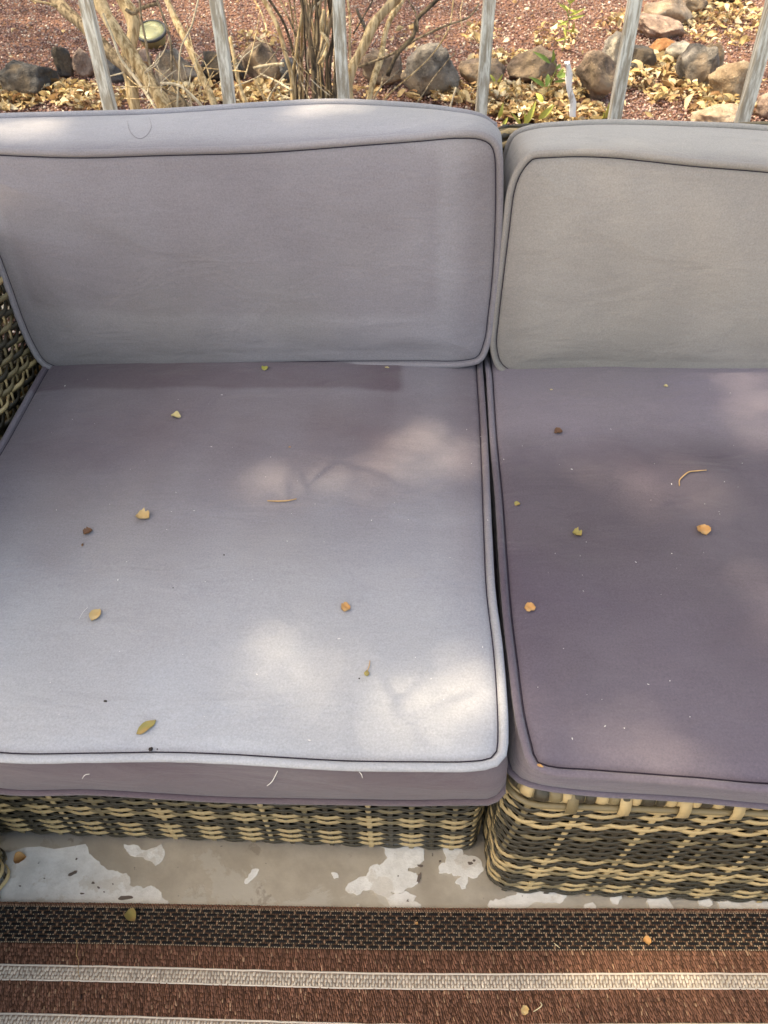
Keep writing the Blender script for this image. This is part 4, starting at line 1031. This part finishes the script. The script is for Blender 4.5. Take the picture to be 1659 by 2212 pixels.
def scrap(x, y, ln, wd, ang, key, label, cat='leaf', curl=.5, floor=0.0, shape='leaf', group='leaf scraps scattered on the sofa', seed=0, lift=.0016):
    """one dry leaf lying on whatever is at that spot; ln, wd in picture units, ang its direction in the picture"""
    p, nn_ = hit(x, y, floor); s = pxm(p); rnd = random.Random(seed+int(x)); L_, W_ = ln*s, wd*s*1.15
    q, _ = hit(x+math.cos(ang)*6, y-math.sin(ang)*6, floor); dx = (q-p); dx = (dx-nn_*dx.dot(nn_)).normalized(); dy = nn_.cross(dx)
    V = []; Fc = []; K = 8; M_ = 4
    for i in range(K+1):
        t = i/K
        if shape == 'leaf': hw = math.sin(math.pi*t**.9)**.75
        else: hw = (1-abs(2*t-1)**3)**.6*(1+rnd.uniform(-.18, .18))
        for j in range(-M_, M_+1):
            u = j/M_; yy = u*hw*W_*.5*(1+rnd.uniform(-.07, .07)); xx = (t-.5)*L_
            z = curl*(W_*.55*(u*hw)**2+L_*.30*(t-.5)**2)+.06*W_*math.sin(t*9+u*3+seed)
            if abs(j) < 1: z -= .02*W_
            V.append(p+dx*xx+dy*yy+nn_*(z+lift))
    w2 = 2*M_+1
    for i in range(K):
        for j in range(2*M_): a_ = i*w2+j; Fc.append((a_, a_+1, a_+w2+1, a_+w2))
    nb = len(V); V += [v-nn_*.0006 for v in V]; Fc += [tuple(k_+nb for k_ in f_[::-1]) for f_ in Fc]
    o = mesh_obj('dry_leaf' if cat == 'leaf' else name_of(cat), V, Fc, LM[key], loc=tuple(p)); return tag(o, label, cat, group)
def name_of(c): return c.replace(' ', '_')
R_ = math.radians
scrap(573, 797, 17, 13, R_(60), 'yellow', 'yellow green leaf tucked under the lower edge of the left back cushion')
scrap(381, 901, 24, 14, R_(-12), 'cream', 'cream curled leaf high on the left seat, below the back cushion', curl=.9)
scrap(310, 1117, 31, 22, R_(-15), 'tan', 'largest torn tan leaf flake on the left seat, upper middle', shape='flake', curl=.6, seed=3)
scrap(191, 1151, 20, 15, R_(25), 'brown', 'dark brown leaf flake at the left of the pale seat', shape='flake', curl=.7, seed=2)
scrap(179, 1178, 9, 4, R_(70), 'brown', 'tiny brown chip just below the dark brown flake', curl=.1, cat='leaf')
scrap(208, 1330, 31, 22, R_(52), 'tan', 'oval veined tan leaf on the left seat, above the green one', curl=.5, seed=4)
scrap(747, 1314, 21, 20, R_(15), 'orange', 'squarish orange tan flake near the middle of the pale seat front', shape='flake', curl=.35, seed=5)
scrap(317, 1572, 48, 19, R_(36), 'olive', 'long olive green and brown leaf near the front piping of the pale seat', curl=.35, seed=6)
scrap(1206, 935, 19, 12, R_(10), 'brown', 'brown curled flake at the back of the plum seat', shape='flake', curl=.8, seed=7)
scrap(1117, 1090, 12, 11, R_(30), 'olive', 'tiny olive flake beside the left piping of the plum seat', shape='flake', curl=.4, seed=8)
scrap(1246, 1155, 21, 16, R_(-20), 'olive', 'olive brown flake midway across the plum seat', shape='flake', curl=.8, seed=9)
scrap(1518, 1147, 28, 23, R_(-50), 'orange', 'bright orange flake on the right part of the plum seat', shape='flake', curl=.4, seed=10)
scrap(1145, 1314, 24, 21, R_(5), 'orange', 'orange flake with a nick near the left piping of the plum seat', shape='flake', curl=.3, seed=12)
scrap(1438, 835, 9, 6, R_(-10), 'cream', 'tiny cream flake just below the right back cushion', shape='flake', curl=.3, seed=13)
scrap(1191, 843, 6, 3, R_(0), 'cream', 'tiniest cream crumb at the back left of the plum seat', curl=.2)
scrap(1167, 1655, 15, 5, R_(-22), 'orange', 'sliver of orange leaf caught at the front left corner seam of the plum seat', curl=.2)
scrap(836, 795, 10, 4, R_(-5), 'cream', 'pale sliver under the left back cushion, right of the yellow leaf', curl=.2)
scrap(626, 967, 5, 3, R_(0), 'orange', 'tiny orange crumb in the middle back of the pale seat', curl=.2)
scrap(286, 1979, 30, 20, R_(-62), 'olive', 'folded olive leaf lying on the black band of the rug', curl=1.2, floor=.0085, group='leaves fallen on the rug', seed=14, lift=.003)
scrap(1397, 2033, 17, 13, R_(-30), 'orange', 'small amber flake on the black band of the rug at the right', shape='flake', floor=.0085, group='leaves fallen on the rug', seed=15, lift=.003)
scrap(45, 1857, 26, 22, R_(20), 'orange', 'amber leaf trapped behind the corner of the ottoman on the concrete', curl=.9, floor=.001, group='leaves fallen on the rug', seed=16, lift=.003)
scrap(1133, 2183, 20, 13, R_(70), 'tan', 'faint tan leaf scrap on the brown part of the rug near the bottom', shape='flake', floor=.0085, group='leaves fallen on the rug', seed=17, lift=.002)
scrap(900, 1996, 6, 5, R_(0), 'orange', 'tiny amber crumb on the middle of the black rug band', shape='flake', floor=.0085, group='leaves fallen on the rug', seed=18, lift=.003)
def strawm(name, col): return flat(name, col, tuple(c_*1.3 for c_ in col))
TW = {'straw': strawm('straw_twig', (.42, .26, .13)), 'pale': strawm('pale_straw', (.60, .52, .34)), 'white': strawm('white_thread', (.72, .70, .68)), 'grey': strawm('grey_hair', (.20, .18, .19)), 'dark': strawm('dark_speck', (.03, .022, .02))}
def strand_on(name, pts, r, key, label, cat, group=None, lift=.0012, floor=0.0, k=6, n=24):
    P_ = []; 
    for x, y in catmull([Vector((a_, b_, 0)) for a_, b_ in pts], n) and [(v.x, v.y) for v in catmull([Vector((a_, b_, 0)) for a_, b_ in pts], n)]:
        p, nn_ = hit(x, y, floor); P_.append(p+nn_*(lift+r))
    V, Fc = tube(P_, [r*(.6+.4*math.sin(math.pi*min(1, (i+2)/(n+2)))) for i in range(n)], k); o = mesh_obj(name, V, Fc, TW[key], loc=tuple(P_[0])); return tag(o, label, cat, group)
strand_on('twig', [(578, 1084), (600, 1085), (620, 1084), (641, 1080)], .0011, 'straw', 'straight straw coloured twig lying across the pale seat', 'twig')
strand_on('twig', [(1467, 1052), (1467, 1040), (1474, 1032), (1487, 1022), (1500, 1020), (1525, 1018)], .0011, 'straw', 'bent reddish twig on the plum seat', 'twig')
strand_on('hair', [(276, 262), (279, 280), (290, 295), (303, 300), (318, 292), (327, 275), (325, 262), (322, 254)], .00026, 'grey', 'looped grey hair on top of the left back cushion', 'hair', lift=.0002)
strand_on('hair', [(840, 315), (846, 309), (858, 309), (872, 318), (895, 334)], .00026, 'grey', 'thin curly thread over the front piping of the left back cushion', 'hair', lift=.0002)
strand_on('thread', [(600, 1664), (594, 1676), (587, 1688), (577, 1696)], .00055, 'white', 'longest white thread clinging to the front face of the pale seat', 'thread', lift=.0002)
strand_on('thread', [(776, 1666), (781, 1672), (783, 1679)], .0005, 'white', 'short white thread on the front face right of the longer one', 'thread', lift=.0002)
strand_on('thread', [(178, 1681), (184, 1673), (194, 1671)], .0004, 'white', 'faint curved white thread at the left of the front face', 'thread', lift=.0002)
strand_on('thread', [(171, 1338), (180, 1322), (190, 1312)], .00025, 'white', 'very fine white thread beside the oval tan leaf', 'thread', lift=.0002)
strand_on('straw', [(165, 2030), (168, 2042), (166, 2060), (171, 2078), (170, 2098), (173, 2112)], .0005, 'straw', 'thin curved straw on the rug crossing the beige stripe at the left', 'straw', floor=.0085, lift=.002)
strand_on('straw', [(1166, 2166), (1170, 2172), (1160, 2181), (1152, 2186)], .0007, 'pale', 'pale kinked straw on the brown rug near the bottom', 'straw', floor=.0085, lift=.002)
strand_on('straw', [(1196, 2038), (1203, 2044), (1209, 2049)], .0006, 'pale', 'short pale straw at the lower edge of the black rug band', 'straw', floor=.0085, lift=.002)
# seed stalk
ss = strand_on('seed_stalk', [(799, 1428), (798, 1438), (795, 1447), (792, 1455)], .0006, 'straw', 'small dried seed head on a stalk near the front of the pale seat', 'seed head')
p, nn_ = hit(792, 1456); bm = bmesh.new(); bmesh.ops.create_icosphere(bm, subdivisions=2, radius=1)
V = [p+Vector((v.co.x*.0032, v.co.y*.0036, v.co.z*.0022+.002))*1.0 for v in bm.verts]; Fc = [tuple(v.index for v in f_.verts) for f_ in bm.faces]; bm.free()
V = [p+(v-p)*(1+.35*noise.noise(v*300)) for v in V]; sp = mesh_obj('seed_pod', V, Fc, LM['olive'], ss)
# dark specks and white lint
def speck(x, y, r, key, label, cat, group, st=1.0, floor=0.0, ang=0):
    p, nn_ = hit(x, y, floor); bm = bmesh.new(); bmesh.ops.create_icosphere(bm, subdivisions=1, radius=1); V = []
    for v in bm.verts:
        q = Vector((v.co.x*r*st, v.co.y*r, v.co.z*r*.5)); q = Matrix.Rotation(ang, 3, 'Z') @ q; V.append(p+q*(1+random.uniform(-.2, .2))+nn_*r*.4)
    Fc = [tuple(v.index for v in f_.verts) for f_ in bm.faces]; bm.free(); return tag(mesh_obj(name_of(cat), V, Fc, TW[key], loc=tuple(p)), label, cat, group)
speck(484, 1199, .0011, 'dark', 'tiny dark speck in the middle of the pale seat', 'dirt speck', 'dark specks on the pale seat')
speck(228, 1515, .0016, 'dark', 'dark wedge shaped speck left of the long olive leaf', 'dirt speck', 'dark specks on the pale seat', 1.5)
speck(776, 1466, .0011, 'dark', 'dark speck just left of the dried seed head', 'dirt speck', 'dark specks on the pale seat')
speck(374, 1270, .0009, 'dark', 'tiny brown speck right of the oval tan leaf', 'dirt speck', 'dark specks on the pale seat')
speck(326, 1618, .0026, 'dark', 'dead fly like dark crumb resting by the front piping below the olive leaf', 'dirt speck', 'dark specks on the pale seat', 1.2)
speck(340, 760-142+1000, .0010, 'dark', 'minute dark crumb beside the larger one at the front piping', 'dirt speck', 'dark specks on the pale seat')
LV = []; LF = []; bs = 0
for i in range(150):
    x = random.uniform(20, 1640); y = random.uniform(815, 1620); p, nn_ = hit(x, y)
    if random.random() < .5 and y > 1200: continue
    r = random.uniform(.0003, .0008); a_ = random.uniform(0, 3.14); l = r*random.choice([1, 1, 1, 3]); dx = Vector((math.cos(a_), math.sin(a_), 0)); dy = Vector((-math.sin(a_), math.cos(a_), 0))
    LV += [p+dx*l+nn_*.0006, p+dy*r+nn_*.0006, p-dx*l+nn_*.0006, p-dy*r+nn_*.0006, p+nn_*(.0006+r)]; LF += [(bs, bs+1, bs+4), (bs+1, bs+2, bs+4), (bs+2, bs+3, bs+4), (bs+3, bs, bs+4)]; bs += 5
tag(mesh_obj('lint', LV, LF, TW['white']), kind='stuff')

# ------------------------------------------------------------------ unseen shade tree overhead, crown gaps shaped to dapple the sofa and garden
tree = empty('shade_tree', (-6.6, 4.6, 0), 'unseen leafy shade tree left of the garden, its crown gapped to dapple the sofa', 'tree')
W = [Vector((-6.6, 4.6, -.05)), Vector((-6.5, 4.5, 1.3)), Vector((-6.3, 4.3, 2.7)), Vector((-5.8, 3.9, 4.0)), Vector((-5.2, 3.5, 5.3))]
P_ = catmull(W, 40); V, Fc = tube(P_, [.17-.11*i/39 for i in range(40)], 14, rough=.25); mesh_obj('trunk', V, Fc, B_GRY, tree)
for i, (tx, ty, tz) in enumerate([(-4.4, 1.0, 5.7), (-.4, 3.0, 5.9), (-2.0, 6.2, 5.9), (-5.8, 6.5, 5.8), (.6, 5.4, 5.9), (-2.2, 2.2, 5.8)]):
    a_ = W[3] if i % 2 else W[4]; e = Vector((tx, ty, tz)); mid = a_.lerp(e, .5)+Vector((random.gauss(0, .15), random.gauss(0, .15), .25))
    P_ = catmull([a_, mid, e], 26); V, Fc = tube(P_, [.055-.042*j/25 for j in range(26)], 10, rough=.2); mesh_obj('limb', V, Fc, B_GRY, tree)
def back(x, y, zt, z=.455): p = atZ(x, y, z); return p+SUN*((zt-z)/SUN.z)
for pts, r0 in (([(-4.4, 1.0, 5.7), (-3.2, .9, 4.6), (-2.0, .95, 3.1), tuple(back(600, 950, 2.2)), tuple(back(640, 1085, 1.9)), tuple(back(720, 1000, 1.75)), tuple(back(800, 960, 1.7))], .0055),
                ([tuple(back(720, 1000, 1.75)), tuple(back(820, 1018, 1.72)), tuple(back(880, 1055, 1.68)), tuple(back(960, 1020, 1.7))], .0035),
                ([tuple(back(600, 950, 2.2)), tuple(back(780, 1300, 1.9)), tuple(back(850, 1500, 1.8)), tuple(back(930, 1440, 1.75))], .004),
                ([tuple(back(850, 1500, 1.8)), tuple(back(870, 1545, 1.7)), tuple(back(1020, 1480, 1.7))], .0035)):
    P_ = catmull(pts, 60); V, Fc = tube(P_, [r0*(1.6-1.1*i/59) if r0 > .0052 else r0*(1-.6*i/59) for i in range(60)], 6); mesh_obj('shadow_bough', V, Fc, B_GRY, tree)  # unseen, added along the sun rays to cast twig shadows
def grnd(p, z):                              # where the sun ray through p meets height z
    k = (p[:, 2]-z)/SUN.z; return p[:, 0]-SUN.x*k, p[:, 1]-SUN.y*k
HOLES = []                                   # sun flecks seen in the photo: centre, radii, height of the surface they fall on, strength
for (x, y, z, rx, ry, a_, st_) in [(985, 1470, .45, .040, .012, .6, .34), (900, 1525, .45, .04, .006, .6, .20), (1040, 1530, .45, .02, .03, .2, .28), (960, 1560, .45, .03, .006, .2, .22), (650, 1440, .45, .07, .010, -.2, .20), (740, 1475, .45, .03, .008, -.2, .20), (895, 965, .45, .04, .020, .2, .42), (850, 1020, .45, .05, .012, .2, .32), (980, 975, .45, .03, .02, .6, .22), (600, 1035, .45, .03, .010, 0, .22), (670, 1050, .45, .035, .015, .5, .26), (560, 1060, .45, .018, .006, 0, .2),
                            (1360, 1010, .45, .07, .015, .2, .16), (1440, 1060, .45, .06, .012, .3, .18), (1640, 880, .45, .03, .07, 0, .22), (1510, 1070, .45, .04, .012, .2, .14), (1190, 1590, .45, .025, .02, 0, .12),
                            (1340, 2080, .01, .07, .002, 0, .38), (1450, 2100, .01, .07, .002, 0, .38), (1640, 1990, .01, .03, .03, .0, .35), (715, 250, .80, .04, .02, .3, .50), (60, 275, .80, .05, .02, .1, .40), (1340, 312, .8, .04, .015, 0, .15), (1600, 1000, .7, .01, .01, 0, .3)]:
    if rx <= 0: continue
    p = atZ(x, y, z); HOLES.append((p.x, p.y, z, rx, ry, a_, st_))
def crown_points(N, x0, x1, y0, y1, z0, z1): return np.stack([rng.uniform(x0, x1, N), rng.uniform(y0, y1, N), rng.uniform(z0, z1, N)], 1)
P = crown_points(56000, -5.0, .0, -.3, 2.4, 5.0, 5.4)
keep = np.ones(len(P), bool); fine = []
for hx, hy, hz, rx, ry, a_, st_ in HOLES:
    gx, gy = grnd(P, hz); dx, dy = gx-hx, gy-hy; u = dx*math.cos(a_)+dy*math.sin(a_); v = -dx*math.sin(a_)+dy*math.cos(a_)
    wob = np.array([noise.noise(Vector((x_*16, y_*16, hx*9))) for x_, y_ in zip(dx[:], dy[:])]) if False else 0
    keep &= ~((u/(rx+.045))**2+(v/(ry+.045))**2 < 1)
    # fine leaflets that let only part of the sun through the gap
    zz = rng.uniform(5.0, 5.4); k = (zz-hz)/SUN.z; cnt = int(-math.log(st_)*math.pi*(rx+.085)*(ry+.085)/.00016)
    rr_ = np.sqrt(rng.random(cnt)); tt = rng.uniform(0, 2*np.pi, cnt); uu = rr_*np.cos(tt)*(rx+.085); vv = rr_*np.sin(tt)*(ry+.085)
    fine.append(np.stack([hx+uu*math.cos(a_)-vv*math.sin(a_)+SUN.x*k, hy+uu*math.sin(a_)+vv*math.cos(a_)+SUN.y*k, np.full(cnt, zz)+rng.uniform(-.02, .02, cnt)], 1))
for i in range(len(fine)):
    F_ = fine[i]; kk = np.ones(len(F_), bool)
    for j, (hx, hy, hz, rx, ry, a_, st_) in enumerate(HOLES):
        if j == i or st_ < HOLES[i][6] or (st_ == HOLES[i][6] and j > i): continue
        gx, gy = grnd(F_, hz); dx, dy = gx-hx, gy-hy; u = dx*math.cos(a_)+dy*math.sin(a_); v = -dx*math.sin(a_)+dy*math.cos(a_)
        kk &= (u/(rx+.06))**2+(v/(ry+.06))**2 > 1
    fine[i] = F_[kk]
fine = np.concatenate(fine); nf = len(fine)
P = P[keep]
N = len(P)
GP = np.array([(.055, .095, .022), (.07, .11, .03), (.045, .08, .02), (.09, .12, .035)])
crown_m = leafmat('crown_leaf', .12, .55)
Cc = GP[rng.integers(0, 4, N)]*(1+rng.normal(0, .15, N))[:, None]
o = leaf_cloud('crown', P-np.array(tree.location), rng.uniform(.06, .10, N), Cc, crown_m, .35, 5, wr=(.4, .6), nseg=2); o.parent = tree; tag(o, kind='stuff')
o = leaf_cloud('crown', fine-np.array(tree.location), rng.uniform(.018, .030, nf), np.repeat(GP[:1], nf, axis=0), crown_m, .35, 5, wr=(.4, .6), nseg=2); o.parent = tree; tag(o, kind='stuff')
# looser foliage over the garden
P = crown_points(46000, -9, 2.5, 2.0, 9.5, 5.0, 5.7)
nzv = np.array([noise.noise(Vector((p[0]*.75+3, p[1]*.75, 0)))+.55*noise.noise(Vector((p[0]*2.3, p[1]*2.3, 4))) for p in P])
gx, gy = grnd(P, 0)
fx = gx/np.maximum(gy, .5)                     # the left of the garden lies in deeper shade
thr = .03+.20*np.clip(fx*1.6, -1.3, 1)-.0
keep = nzv > thr
P = P[keep]; N = len(P)
Cc = GP[rng.integers(0, 4, N)]*(1+rng.normal(0, .15, N))[:, None]
o = leaf_cloud('crown', P-np.array(tree.location), rng.uniform(.07, .12, N), Cc, crown_m, .45, 5, wr=(.4, .6), nseg=2); o.parent = tree; tag(o, kind='stuff')
